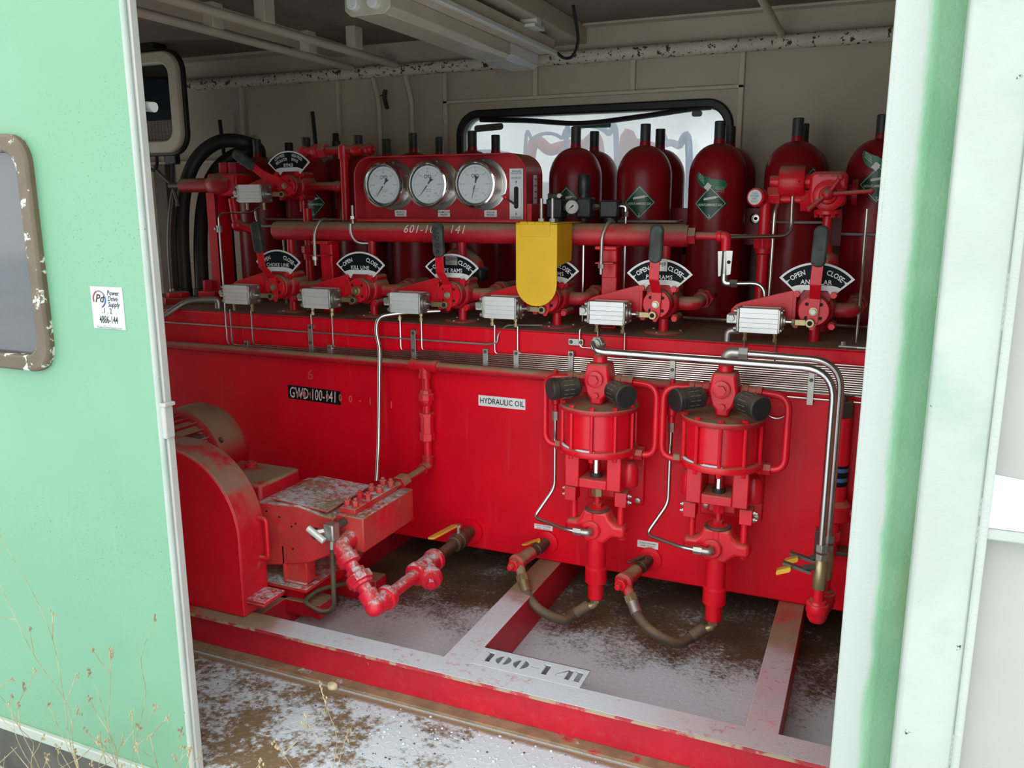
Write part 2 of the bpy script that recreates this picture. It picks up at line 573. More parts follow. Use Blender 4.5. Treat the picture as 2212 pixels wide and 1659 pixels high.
def snow_mat():
    t = NT('snow')
    c = t.mix(t.noise(50, 3), (0.56, 0.63, 0.69), (0.66, 0.72, 0.77))
    t.link(c, t.b.inputs['Base Color']); t.b.inputs['Roughness'].default_value = .8
    t.bump(t.noise(120, 4), .3, .003)
    return t.m


M['snow'] = snow_mat()


def glass_mat(name, dirt, tint, gloss=.1, scale=3.0, lo=.3, hi=.8, clear=(1, 1, 1)):
    """window glass: clear where clean, a milky diffusing film where dirty"""
    t = NT(name)
    n = t.n
    tr = n.new('ShaderNodeBsdfTransparent'); tl = n.new('ShaderNodeBsdfTranslucent'); df = n.new('ShaderNodeBsdfDiffuse')
    tr.inputs[0].default_value = (*clear, 1)
    gl = n.new('ShaderNodeBsdfGlossy'); gl.inputs['Roughness'].default_value = .08
    tl.inputs[0].default_value = (*tint, 1); df.inputs[0].default_value = (*tint, 1)
    m1 = n.new('ShaderNodeMixShader'); m1.inputs[0].default_value = .35
    t.link(tl.outputs[0], m1.inputs[1]); t.link(df.outputs[0], m1.inputs[2])
    m2 = n.new('ShaderNodeMixShader')
    k = t.ramp(t.math('ADD', t.noise(scale, 5), t.math('MULTIPLY', t.noise(40, 3), .15)), lo, hi, dirt[0], dirt[1])
    t.link(k, m2.inputs[0]); t.link(tr.outputs[0], m2.inputs[1]); t.link(m1.outputs[0], m2.inputs[2])
    m3 = n.new('ShaderNodeMixShader'); m3.inputs[0].default_value = gloss
    t.link(m2.outputs[0], m3.inputs[1]); t.link(gl.outputs[0], m3.inputs[2])
    t.link(m3.outputs[0], t.out.inputs[0])
    return t.m


M['glass'] = glass_mat('dirty_window_glass', (.20, .45), (0.66, 0.68, 0.69), .04, clear=(.62, .64, .645))
M['door_glass'] = glass_mat('grey_door_glass', (.72, .88), (0.20, 0.225, 0.245), .10, 1.6)
M['lens'] = glass_mat('gauge_glass', (.02, .08), (0.9, 0.9, 0.9), .06)
M['diffuser'] = paint('yellowed_lamp_diffuser', (0.50, 0.46, 0.34), .3, var=.06)


def clear_plastic():
    t = NT('clear_ribbed_plastic')
    t.b.inputs['Base Color'].default_value = (.95, .97, .97, 1); t.b.inputs['Roughness'].default_value = .12
    t.b.inputs['Transmission Weight'].default_value = .45; t.b.inputs['IOR'].default_value = 1.3
    t.bump(t.noise(1.0, 2, vec=t.stretch((60, 6, 60))), .8, .004)
    return t.m


M['clear'] = clear_plastic()
# ------------------------------------------------------------------ the setting
XL, XR, YF, YB, ZC = -4.9, 1.15, -1.45, 1.15, 2.485
EX, EY, EZ = V((1, 0, 0)), V((0, 1, 0)), V((0, 0, 1))

ground = struct(MB().box(-30, 30, -30, 40, -.35, -.25).build('ground', M['ground']))
floor = struct(MB().box(XL, XR, YF, YB + .05, -.06, 0).build('floor', M['floor']))
# raised lugs of the checker plate
lug = MB()
sp = .030
for iy in range(int((0.0 - YF) / sp)):
    for ix in range(int((0.3 + 2.5) / sp)):
        x = -2.5 + ix * sp; y = YF + .02 + iy * sp
        a = R(45) if (ix + iy) % 2 else R(-45)
        ca, sa = cos(a), sin(a)
        L, w, h = .0120, .0040, .0013
        pts = [(-L, 0, 0), (0, -w, 0), (L, 0, 0), (0, w, 0), (-L * .4, 0, h), (L * .4, 0, h)]
        lug.add([(x + px * ca - py * sa, y + px * sa + py * ca, pz) for px, py, pz in pts],
                [(0, 1, 4), (1, 5, 4), (1, 2, 5), (2, 3, 5), (3, 4, 5), (3, 0, 4)])
lg = lug.build('plate_lugs', M['floor'], floor); lg['kind'] = 'stuff'

# back wall with a rounded window opening
WX0, WX1, WZ0, WZ1 = -2.135, -.715, 1.40, 2.085
wb = MB()
wb.box(XL, WX0, YB, YB + .05, 0, ZC).box(WX1, XR, YB, YB + .05, 0, ZC)
wb.box(WX0, WX1, YB, YB + .05, 0, WZ0).box(WX0, WX1, YB, YB + .05, WZ1, ZC)
rc = .11
for cx, cz, sx, sz in ((WX0, WZ0, 1, 1), (WX1, WZ0, -1, 1), (WX0, WZ1, 1, -1), (WX1, WZ1, -1, -1)):
    poly = [(cx, cz)] + [(cx + sx * (rc - rc * sin(a)), cz + sz * (rc - rc * cos(a))) for a in [pi / 2 * i / 6 for i in range(7)]]
    wb.prism(poly, (0, YB, 0), EX, EZ, EY * .05)
wall_back = struct(wb.build('wall_back', M['cream']))
for x in (-.663, -1.186, -1.70, -2.222, -2.911, -3.604, -4.26, .2):
    z1 = 2.31; z0 = 2.165 if -2.2 < x < -.7 else 0
    MB().box(x - .013, x + .013, YB - .022, YB, z0, z1).build('rib', M['cream_light'], wall_back, .003)
MB().box(-2.235, -.65, YB - .022, YB, 2.148, 2.165).build('rib', M['cream_light'], wall_back, .003)
MB().box(XL, -3.05, YB - .05, YB, 1.868, 1.888).build('ledge', M['cream_light'], wall_back, .003)
MB().box(XL, -2.4, YB - .015, YB, 1.25, 1.268).build('rib', M['cream_light'], wall_back, .003)
MB().box(-4.31, -4.21, YB - .06, YB, 0, 1.868).build('stud', M['ceil'], wall_back, .004)
for x in (-3.56, -2.93):                                     # narrow upright dark strips just off the back wall
    MB().box(x - .02, x + .02, YB - .030, YB - .022, 1.82, 2.02).build('dark_strip', M['dull_black'], wall_back, .004)

win = thing('window_1', None, None, (0, YB, 0)); win['kind'] = 'structure'
cxw, czw = (WX0 + WX1) / 2, (WZ0 + WZ1) / 2
ww, hw = WX1 - WX0, WZ1 - WZ0
g = MB(); ring_prism(g, rrect(ww + .05, hw + .05, .13, 8), rrect(ww - .035, hw - .035, .09, 8), (cxw, YB - .02, czw), EX, EZ, EY * .085)
g.build('gasket', M['gasket'], win, .008)
# the top of the gasket has come loose and sags into the opening
g = MB(); g.spline([(-2.02, YB - .004, 2.06), (-1.75, YB - .004, 2.045), (-1.45, YB - .004, 2.02), (-1.15, YB - .004, 2.04), (-.90, YB - .004, 2.065), (-.80, YB - .004, 2.07)], .013, 8)
g.build('loose_gasket', M['gasket'], win)
MB().prism(rrect(ww - .01, hw - .01, .10, 8), (cxw, YB + .022, czw), EX, EZ, EY * .006).build('pane', M['glass'], win)
MB().prism(rrect(.17, .035, .015, 4), (-1.98, YB + .014, 2.02), V((1, 0, .05)), EZ, EY * .004).build('sealant_smear', M['grey_metal'], win)
MB().prism(rrect(.20, .035, .008, 3), (-1.40, YB + .010, 2.015), V((1, 0, -.02)), EZ, EY * .005).build('green_tape', M['green_tag'], win)
MB().prism(rrect(.05, .028, .012, 4), (-.87, YB + .014, 2.045), EX, EZ, EY * .004).build('sealant_smear', M['grey_metal'], win)

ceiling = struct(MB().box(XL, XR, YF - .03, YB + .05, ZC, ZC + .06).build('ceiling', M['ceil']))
MB().box(-1.66, -1.43, YF, YB, ZC - .085, ZC).build('ceiling_beam', M['cream'], ceiling, .004)
MB().box(-2.95, -2.80, YF, YB, ZC - .05, ZC).build('ceiling_beam', M['cream'], ceiling, .004)
MB().box(XL, XR, YF, YF + .08, ZC - .14, ZC).build('ceiling_beam', M['cream'], ceiling, .004)
MB().box(XL, -2.9, YB - .10, YB, ZC - .015, ZC).build('ceiling_trim', M['cream_light'], ceiling, .003)
MB().box(-1.43, XR, YB - .07, YB, ZC - .012, ZC).build('ceiling_trim', M['cream_light'], ceiling, .003)

struct(MB().box(XL - .05, XL, YF, -.85, -.06, ZC).box(XL - .05, XL, .10, YB + .05, -.06, ZC).box(XL - .05, XL, -.85, .10, 2.05, ZC).build('wall_left', M['cream']))   # unseen doorway added in the end wall to light the left side
struct(MB().box(XR, XR + .05, YF, YB + .05, -.06, ZC).build('wall_right', M['cream']))
wf = struct(MB().box(XL, -3.22, YF, YF + .04, -.06, ZC).build('wall_front', M['cream']))
MB().box(.20, XR, YF, YF + .04, -.06, ZC).build('front_panel', M['cream'], wf)
MB().box(XL, XR, YF - .03, YF + .02, 2.135, ZC + .06).build('header', M['green'], wf, .006)  # header out of view, lowered to cut sky light on the upper equipment

# right-hand post: rounded green channel, oversprayed white on its left
pp = [(-.011, YF - .012), (.046, YF - .02), (.060, YF - .012), (.075, YF - .004), (.105, YF - .001), (.20, YF - .001), (.20, YF + .06), (-.011, YF + .06)]
post = struct(MB().prism(pp, (0, 0, -.25), EX, EY, EZ * 2.75).build('trim_1', M['post'], None, .004))
bead = MB()
for k in range(520):
    z = -.2 + k * .0050
    bead.sphere((-.0025 + rnd.uniform(-.0008, .0008), YF - .0115, z + rnd.uniform(-.001, .001)), .0042, 6, 4, (1.0, .5, 1.1))
b = bead.build('weld_bead', M['rough_white'], post)

# open door leaf on the right, inner side out
d2 = thing('door_2', None, None, (.095, -1.55, 0)); d2['kind'] = 'structure'
MB().box(.096, .196, -1.535, -1.47, -.2, 2.6).build('stile', M['mint_white'], d2, .008)
MB().box(.192, .206, -1.542, -1.51, -.2, 2.6).build('lip', M['rough_white'], d2, .004)
MB().box(.200, 1.25, -1.500, -1.480, -.2, 2.6).build('panel', M['door_white'], d2)
MB().box(.200, 1.25, -1.536, -1.500, 1.055, 1.078).build('stiffener', M['rough_white'], d2, .004)
sm = MB()
N = 26
vs = []; fs = []
for i in range(N + 1):
    x = .206 + (1.25 - .206) * i / N
    hgt = .085 - .004 * i if i < 8 else .053 + .010 * sin(i * 1.3)
    for y, z in ((-1.537, 1.078), (-1.534, 1.078 + hgt * .30), (-1.522, 1.078 + hgt * .72), (-1.501, 1.078 + hgt)):
        vs.append((x, y, z))
for i in range(N):
    for j in range(3):
        a = i * 4 + j
        fs.append((a, a + 4, a + 5, a + 1))
sm.add(vs, fs); sm.build('snow_drift', M['snow'], d2, ang=80)
weld = MB()
for z in (1.05, 1.10, 1.42, 1.45, 1.48, .62, .65, 1.9, 1.93, .25):
    for k in range(3):
        weld.sphere((.194, -1.530, z + k * .011), .008, 6, 4, (.9, .9, 1))
weld.build('weld_bead', M['rough_white'], d2)

# sliding door on the left
d1 = thing('door_1', None, None, (-1.71, -1.49, 0)); d1['kind'] = 'structure'
wx0, wx1, wz0, wz1 = -2.95, -2.09, 1.18, 1.785
dp = MB()
dp.box(-3.3, wx0, -1.49, -1.466, -.05, 2.6).box(wx1, -1.714, -1.49, -1.466, -.05, 2.6)
dp.box(wx0, wx1, -1.49, -1.466, -.05, wz0).box(wx0, wx1, -1.49, -1.466, wz1, 2.6)
for cx_, cz_, sx_, sz_ in ((wx0, wz0, 1, 1), (wx1, wz0, -1, 1), (wx0, wz1, 1, -1), (wx1, wz1, -1, -1)):
    dp.prism([(cx_, cz_)] + [(cx_ + sx_ * (.055 - .055 * sin(a)), cz_ + sz_ * (.055 - .055 * cos(a))) for a in [pi / 2 * i / 6 for i in range(7)]], (0, -1.489, 0), EX, EZ, EY * .022)
dp.build('panel', M['green'], d1)
MB().cyl((-1.715, -1.482, -.05), (-1.715, -1.482, 2.6), .009, n=10).build('rounded_edge', M['mint_white'], d1)
MB().box(-1.716, -1.700, -1.476, -1.452, -.06, 2.6).build('edge_flange', M['white'], d1, .003)
fr = MB(); ring_prism(fr, rrect(wx1 - wx0 + .035, wz1 - wz0 + .035, .075, 6), rrect(wx1 - wx0 - .055, wz1 - wz0 - .055, .055, 6), ((wx0 + wx1) / 2, -1.512, (wz0 + wz1) / 2), EX, EZ, EY * .03)
fr.build('window_frame', M['peel'], d1, .008)
MB().box(wx0 + .01, wx1 - .01, -1.484, -1.478, wz0 + .01, wz1 - .01).build('pane', M['door_glass'], d1)
MB().box(-1.722, -1.694, -1.486, -1.455, 1.01, 1.105).build('latch_block', M['white'], d1, .004)
MB().box(-1.722, -1.688, -1.488, -1.452, 1.098, 1.108).build('latch_lip', M['white'], d1, .002)
MB().tube([(-1.80, -1.425, 1.868), (-1.70, -1.425, 1.857)], .0125, 12).build('grab_rod', M['white'], d1)
MB().box(-3.3, -1.72, -1.505, -1.488, -.055, -.02).build('bottom_rail', M['mint_white'], d1, .004)
MB().box(-3.3, -1.76, -1.47, -1.45, -.24, -.07).build('sill_plate', M['grey_metal'], d1)

# sticker on the sliding door
st = thing('inventory_sticker', 'white inventory sticker with round logo and handwritten 4886-144 on the green door', 'sticker', (-1.855, -1.491, 1.352))
MB().box(-1.912, -1.798, -1.4915, -1.490, 1.297, 1.408).build('backing', M['label_out'], st)
F = lambda x, z: flat((x, -1.4921, z), EX, EZ)
MB().text('Power', .0185, F(-1.853, 1.392), 'LEFT', .015, .25, .85).text('Drive', .0185, F(-1.853, 1.377), 'LEFT', .015, .25, .85).text('Supply', .0185, F(-1.853, 1.362), 'LEFT', .015, .25, .85).build('printed_name', M['ink'], st)
MB().text('.1 . 2', .020, F(-1.858, 1.3445), bold=.006, sx=.9).text('4886-144', .028, F(-1.855, 1.3205), bold=.01, sx=.62).build('handwriting', M['ink'], st)
MB().text('PowerDriveSupply.com', .0095, F(-1.855, 1.3005)).build('web_address', M['inkgrey'], st)
lg = MB(); lg.text('Pd', .030, F(-1.882, 1.376), bold=.02, shear=.3).build('logo_letters', M['ink'], st)
fl = lambda a0, a1, m, nm: MB().torus((-1.8815, -1.4920, 1.375), (0, -1, 0), .0215, .002, 16, 5, a0, a1).build(nm, m, st)
fl(R(110), R(200), M['out_red'], 'logo_arc'); fl(R(-70), R(20), M['blue'], 'logo_arc'); fl(R(30), R(100), M['inkgrey'], 'logo_arc')
# ------------------------------------------------------------------ fixtures on walls and ceiling
o = MB().tube([(XL, YB - .035, 2.335), (XR, YB - .035, 2.335)], .032, 16).build('wall_pipe', M['cream_chip'])
tag(o, 'long chipped cream pipe running along the top of the back wall', 'pipe')
for x, lab in ((-2.50, 'cream ceiling tube ending at the wall pipe, beside the lamp'), (-2.78, 'cream ceiling tube farther from the lamp, parallel to its twin')):
    t = thing('ceiling_tube', lab, 'pipe', (x, -.2, 2.37), 'twin ceiling tubes')
    MB().tube([(x, YF + .1, 2.37), (x, YB - .06, 2.36)], .019, 12).build('tube', M['cream_light'], t)
    for y in (-.62, .02, .70):
        MB().box(x - .028, x + .028, y - .035, y + .035, 2.378, ZC).build('hanger', M['cream_light'], t, .004)
o = MB().tube([(-.49, YF + .1, 2.40), (-.49, YB - .05, 2.365)], .016, 12).build('ceiling_rod', M['cream_light']); tag(o, 'single cream rod under the ceiling right of the lamp', 'rod')
for x, lab in ((-2.633, 'thin cream conduit on back wall beside the black clip'), (-2.425, 'thin cream conduit on back wall nearer the window')):
    o = MB().tube([(x - .035, YB - .03, 2.33), (x - .02, YB - .03, 2.26), (x, YB - .025, 2.18), (x, YB - .025, 1.5)], .0145, 10, .04).build('wall_conduit', M['cream_light'])
    tag(o, lab, 'pipe', 'wall conduits')
o = MB().spline([(-2.585, YB - .02, 2.14), (-2.600, YB - .02, 2.20), (-2.592, YB - .02, 2.24)], .012, 8).build('cable_clip', M['rubber'])
MB().tube([(-2.60, YB - .012, 2.215), (-2.645, YB - .012, 2.21)], .003, 6).build('wire_tie', M['rubber'], o)
tag(o, 'short black cable clip stuck to the back wall', 'clip')
for x, y, z, lab in ((-3.70, 1.085, 2.12, 'thin black rod standing behind the black hose loop'), (-3.02, 1.085, 2.14, 'thin black rod standing behind the red tee pipe')):
    o = MB().tube([(x, y, 0), (x, y, 1.60), (x - .035, y, z)], .011, 8).build('upright_rod', M['dull_black']); tag(o, lab, 'rod', 'black upright rods')

# fluorescent lamp
t = thing('fluorescent_lamp', 'long fluorescent ceiling lamp with yellowed diffuser under a cream housing', 'lamp', (-1.67, .2, 2.40))
MB().box(-1.66, -1.49, -.50, .86, 2.315, 2.38).build('housing', M['cream_light'], t, .006)
MB().box(-1.495, -1.47, -.50, .88, 2.305, 2.325).build('housing_flange', M['lamp_white'], t, .003)
pr = [(-.085, .07), (-.085, .02), (-.062, .0), (.062, .0), (.085, .02), (.085, .07)]
MB().prism(pr, (-1.655, -.48, 2.245), EX, EZ, EY * 1.0).build('diffuser', M['diffuser'], t, .004)
MB().prism(pr, (-1.655, .52, 2.245), EX, EZ, EY * .33).build('clear_lens', M['clear'], t, .004)
MB().prism([(a * 1.06, b) for a, b in pr], (-1.655, -.50, 2.243), EX, EZ, EY * .02).build('end_cap', M['diffuser'], t, .003)
for x in (-1.70, -1.62):
    MB().prism(rrect(.042, .062, .018, 5), (x, -.528, 2.29), EX, EZ, EY * .03).build('lamp_holder', M['lamp_white'], t, .004)
MB().box(-1.52, -1.44, .50, .56, 2.38, ZC - .0).build('hanger', M['lamp_white'], t, .003)
MB().box(-1.49, -1.44, .48, .60, 2.365, 2.38).build('hanger_foot', M['lamp_white'], t, .003)
o = MB().spline([(-1.475, .84, 2.315), (-1.45, .88, 2.295), (-1.40, .86, 2.30), (-1.355, .80, 2.36), (-1.345, .70, 2.48)], .0075, 8).build('power_cable', M['rubber'])
tag(o, 'black power cable hanging from the end of the ceiling lamp', 'cable')

# floodlight with wire mesh behind the sliding door
t = thing('floodlight', 'large rounded floodlight with pale rim, dark broken glass and wire mesh', 'floodlight', (-3.85, .60, 1.90))
cx, cz, w, h = -3.885, 2.165, .70, .53
ring = MB(); ring_prism(ring, rrect(w, h, .11, 8), rrect(w - .14, h - .13, .06, 8), (cx, .56, cz), EX, EZ, EY * .05); ring.build('rim', M['cream_light'], t, .01)
ring = MB(); ring_prism(ring, rrect(w + .025, h + .03, .12, 8), rrect(w - .01, h - .01, .11, 8), (cx, .585, cz), EX, EZ, EY * .03); ring.build('gasket', M['gasket'], t, .006)
MB().prism(rrect(w - .02, h - .02, .10, 8), (cx, .612, cz), EX, EZ, EY * .03).build('housing', M['gasket'], t, .01)
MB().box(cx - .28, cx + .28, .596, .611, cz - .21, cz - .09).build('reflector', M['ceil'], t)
gm = MB()
for k in range(24):
    x = cx - .275 + k * .024; gm.box(x - .0012, x + .0012, .585, .588, cz - .21, cz - .085)
for k in range(6):
    z = cz - .205 + k * .022; gm.box(cx - .28, cx + .28, .582, .585, z - .0012, z + .0012)
gm.build('wire_mesh', M['grey_metal'], t)
gs = MB(); gs.prism([(-.27, -.09), (.27, -.085), (.27, .12), (.1, .13), (-.05, .165), (-.27, .13)], (cx, .575, cz), EX, EZ, EY * .006)
gs.build('broken_glass', M['sign_black'], t)
MB().box(cx + .17, cx + .25, .60, .64, 1.84, 1.905).build('bracket', M['gasket'], t, .006)
MB().spline([(cx + .01, .62, 1.90), (cx + .02, .62, 1.84), (cx + .06, .62, 1.81), (cx + .09, .62, 1.84), (cx + .095, .62, 1.90)], .009, 8).build('cable_loop', M['rubber'], t)
MB().box(cx - .18, cx + .16, .60, .70, 2.455, ZC).build('ceiling_mount', M['gasket'], t, .006)

# ------------------------------------------------------------------ outside, seen through the back window
for pts, r, lab in (([(-3.15, 4.6, -.25), (-3.15, 4.6, 2.0), (-2.92, 4.6, 2.12), (-2.62, 4.6, 2.15), (-2.45, 4.6, 2.0), (-2.45, 4.6, -.25)], .055, 'arched red pipe of the machinery outside the window'),
                    ([(-2.30, 4.9, -.25), (-2.30, 4.9, 2.05), (-2.20, 4.9, 2.16), (-1.95, 4.9, 2.10)], .060, 'red pipe with bent top outside the window')):
    o = MB().spline(pts, r, 12).build('steel_pipe', M['out_red']); tag(o, lab, 'pipe', 'red machinery outside')
for pts, r, lab in (([(-3.07, 4.3, -.25), (-3.07, 4.3, 2.05), (-2.99, 4.3, 2.20), (-2.855, 4.3, 2.245), (-2.72, 4.3, 2.20), (-2.66, 4.3, 2.05), (-2.66, 4.3, -.25)], .016, 'smaller dark hose looping over the red pipes outside'),
                    ([(-2.60, 4.1, -.25), (-2.60, 4.1, 2.05), (-2.56, 4.1, 2.21), (-2.46, 4.1, 2.275), (-2.34, 4.1, 2.275), (-2.22, 4.1, 2.21), (-2.14, 4.1, 2.05), (-2.12, 4.1, -.25)], .024, 'thicker dark hose looping over the red pipes outside'),
                    ([(-1.85, 4.4, -.25), (-1.85, 4.4, 2.0), (-1.78, 4.4, 2.13), (-1.68, 4.4, 2.11), (-1.58, 4.4, 2.0), (-1.56, 4.4, -.25)], .032, 'blue hose bent beside the red machinery outside')):
    o = MB().spline(pts, r, 10).build('outdoor_hose', M['blue']); tag(o, lab, 'hose', 'hoses outside')
o = MB().lathe((-.7, 5.2, -.25), (0, 0, 1), [(.42, 0), (.42, 1.85), (.38, 1.9)], 24).build('blue_drum', M['blue']); tag(o, 'tall blue drum standing outside the window', 'drum')
o = MB().box(-4.5, -3.45, 4.4, 4.9, -.25, 2.13).build('blue_cabinet', M['blue'], None, .03); tag(o, 'blue steel cabinet standing outside the window', 'cabinet')
o = MB().box(-3.3, -1.5, 5.2, 5.6, -.25, 1.85).build('white_crate', M['label'], None, .02); tag(o, 'pale crate behind the red machinery outside', 'crate')

# ------------------------------------------------------------------ skid
sk = thing('skid_frame', 'red steel skid frame dusted with snow, with 100-141 cut in its plate', 'frame', (-1.2, -.9, 0))
fb = MB()
fb.box(-4.6, .6, -.945, -.848, .140, .151).box(-4.6, .6, -.900, -.893, .010, .142)
fb.build('front_beam', M['beam'], sk, .002)
MB().box(-4.6, .6, -.945, -.848, .0, .010).build('lower_flange', M['silt'], sk, .002)
MB().box(-4.6, .6, -.9465, -.9450, .1395, .1505).build('worn_edge', M['worn'], sk)
for x0, x1 in ((-1.222, -1.124), (-.247, -.155)):
    cb = MB(); cb.box(x0, x1, -.852, .9, .140, .151).box(x0 + .003, x0 + .009, -.852, .9, .0, .14).box(x1 - .009, x1 - .003, -.852, .9, .0, .14)
    cb.build('cross_beam', M['beam'], sk, .002)
for x0, x1 in ((-2.12, -2.02), (-3.2, -3.1)):
    MB().box(x0, x1, -.852, .9, .0, .118).build('cross_beam', M['beam'], sk, .002)
MB().box(-2.4, -1.86, -.66, -.56, .06, .118).build('pump_rail', M['red_dusty'], sk, .003)
MB().box(-2.4, -1.80, -.36, -.28, .0, .10).build('pump_rail', M['red_dusty'], sk, .003)
MB().box(-4.6, .6, .82, .92, .0, .151).build('rear_beam', M['beam'], sk, .002)


# name plate with the numbers cut right through, stencil style
def plate_with_cutouts(x0, x1, y0, y1, z0, z1, cuts):
    xs = sorted({x0, x1, *[c for q in cuts for c in (q[0], q[1])]})
    m = MB()
    for a, b in zip(xs, xs[1:]):
        mid = (a + b) / 2
        segs = [(y0, y1)]
        for c in cuts:
            if c[0] <= mid <= c[1]:
                new = []
                for s0, s1 in segs:
                    if c[3] <= s0 or c[2] >= s1: new.append((s0, s1))
                    else:
                        if c[2] > s0: new.append((s0, c[2]))
                        if c[3] < s1: new.append((c[3], s1))
                segs = new
        for s0, s1 in segs: m.box(a, b, s0, s1, z0, z1)
    return m


cuts = []
yb, yt = -.823, -.763
def seg_cols(xc, half, fn, n=9):
    for i in range(n):
        a = xc - half + 2 * half * i / n; b = xc - half + 2 * half * (i + 1) / n
        lo, hi = fn(((a + b) / 2 - xc) / half)
        if hi > lo: cuts.append((round(a, 4), round(b, 4), round(lo, 4), round(hi, 4)))
def one(xc): cuts.append((xc - .009, xc + .009, yb, yt)); cuts.append((xc - .017, xc - .009, yt - .010, yt)); cuts.append((xc - .015, xc + .015, yb, yb + .006))
def zero(xc):
    h = .026
    for sgn in (-1, 1):
        def fn(u, sgn=sgn):
            if u * sgn < .24: return (0, 0)
            k = math.sqrt(max(0, 1 - u * u)) * .030
            return ((yb + yt) / 2 - k, (yb + yt) / 2 + k)
        seg_cols(xc, h, fn, 29)
one(-1.080); zero(-1.030); zero(-.968)
cuts.append((-.932, -.906, -.797, -.788))
one(-.880)
for i in range(20):
    cuts.append((-.842 + i * .0016, -.842 + (i + 1) * .0016, -.806 + i * .0016, -.798 + i * .0021))
cuts.append((-.810, -.794, yb, yt)); cuts.append((-.842, -.812, -.812, -.806))
one(-.770)
cuts = [tuple(round(q, 4) for q in c) for c in cuts]
plate_with_cutouts(-1.123, -.748, -.852, -.742, .1465, .1517, cuts).build('number_plate', M['snow'], sk)
MB().box(-1.123, -.748, -.745, -.742, .095, .1517).build('plate_flange', M['snow'], sk)

# ------------------------------------------------------------------ reservoir tank
ZT, ZB = 1.121, .153
tank = thing('reservoir_tank', 'long red hydraulic oil reservoir tank under a dusty deck', 'tank', (-2.0, .28, ZB))
MB().box(-4.5, .35, 0, .53, ZB, ZT).build('body', M['red_tank'], tank, .006)
MB().box(-4.5, .35, .003, .53, ZT, ZT + .003).build('deck_plate', M['deck'], tank)
for x, z0, z1 in ((-2.686, .955, .997), (-2.318, .955, 1.093), (-2.217, .955, 1.009), (-1.789, .955, 1.098), (-1.452, .950, 1.040), (-1.315, .950, 1.043), (-1.082, .950, 1.055), (-.680, .950, 1.065), (-.188, .922, 1.066)):
    o = MB().box(x - .011, x + .011, -.022, -.018, z0, z1).box(x - .011, x + .011, -.02, .0, z1 - .02, z1).box(x - .011, x + .011, -.02, .0, z0, z0 + .012).build('tube_clamp', M['zinc'], tank, .001)
    MB().lathe((x, -.022, z1 - .012), (0, -1, 0), [(.007, 0), (.007, .003), (.0045, .003), (.0045, .008)], 10).build('bolt', M['grey_metal'], o)
    if z1 > 1.06: MB().lathe((x, -.022, 1.012), (0, -1, 0), [(.007, 0), (.007, .003), (.0045, .003), (.0045, .008)], 10).build('bolt', M['grey_metal'], o)
o = MB().prism(rrect(.062, .026, .006, 3), (-1.065, -.013, 1.091), EX, EZ, EY * .006).build('double_clamp', M['zinc'], tank, .001)
for dx in (-.020, .020): MB().lathe((-1.065 + dx, -.013, 1.091), (0, -1, 0), [(.008, 0), (.006, .004)], 10).build('bolt', M['grey_metal'], o)
o = MB().box(-.58, -.50, -.03, 0, .938, .944).box(-.515, -.505, -.03, 0, .88, .944).build('angle_bracket', M['red'], tank)

# filler caps on the deck, left end
t = thing('filler_cap', 'red hexagonal filler cap on the deck beside the hoses', 'cap', (-3.30, .20, ZT))
MB().hexn((-3.30, .20, ZT), (-3.30, .20, ZT + .035), .085).build('base', M['red_dusty'], t, .004)
MB().hexn((-3.30, .20, ZT + .035), (-3.30, .20, ZT + .06), .06).build('lid', M['red'], t, .004)
t = thing('breather_cap', 'stepped red breather fitting on the deck beside the hexagonal filler cap', 'fitting', (-3.22, .36, ZT))
MB().box(-3.27, -3.16, .31, .41, ZT, ZT + .055).build('base', M['red'], t, .004)
MB().hexn((-3.235, .36, ZT + .055), (-3.235, .36, ZT + .11), .035).build('stem', M['red'], t, .003)
t = thing('deck_hose', 'short grey braided hose bending over the front edge of the deck', 'hose', (-2.98, .06, ZT))
MB().spline([(-2.99, .08, ZT + .045), (-3.08, .03, ZT + .035), (-3.18, -.04, 1.085), (-3.30, -.06, 1.06), (-3.55, -.06, 1.05)], .015, 10).build('hose', M['zinc'], t)
MB().tube([(-2.945, .10, ZT + .003), (-2.945, .10, ZT + .045), (-3.01, .07, ZT + .045)], .017, 10, .015).build('elbow', M['zinc'], t)

# writing on the tank
F0 = lambda x, z, tl=0.0: flat((x, -.0042, z), V((1, 0, tl)), V((-tl, 0, 1)))
t = thing('oil_label', 'white HYDRAULIC OIL label on the red tank', 'label', (-1.387, -.001, .817))
MB().box(-1.494, -1.282, -.003, -.0005, .795, .840).build('backing', M['label'], t)
MB().text('HYDRAULIC OIL', .0335, F0(-1.387, .817), bold=.012, sx=.80, space=1.02).build('lettering', M['ink'], t)
for x0, x1, z0, z1, lab in ((-1.240, -1.159, .289, .310, 'small CLEAN STRAINER label above the strainer left of the first air pump'), (-.797, -.713, .281, .310, 'small CLEAN STRAINER label above the strainer between the two air pumps')):
    t = thing('strainer_label', lab, 'label', ((x0 + x1) / 2, -.001, z0), 'strainer labels')
    MB().box(x0, x1, -.003, -.0005, z0, z1).build('backing', M['label'], t)
    zc = (z0 + z1) / 2; xc = (x0 + x1) / 2
    MB().text('CLEAN STRAINER', .0085, F0(xc, zc + .005)).text('EVERY 30 DAYS', .0085, F0(xc, zc - .006)).build('lettering', M['ink'], t)
t = thing('tape_marking', 'black tape on the tank hand-lettered GWD-100-141 in white', 'label', (-2.33, -.001, .77))
MB().prism([(-2.475, .738), (-2.186, .731), (-2.184, .795), (-2.474, .802)], (0, -.0025, 0), EX, EZ, EY * .002).build('tape', M['sign_black'], t)
MB().text('GWD·100-141', .074, F0(-2.335, .765, -.012), bold=.004, sx=.58, shear=.1).build('handwriting', M['chalk'], t)
MB().text('6 0 1 - 1 0', .044, F0(-2.335, .763)).build('stencil_beneath', M['orange_ink'], t)
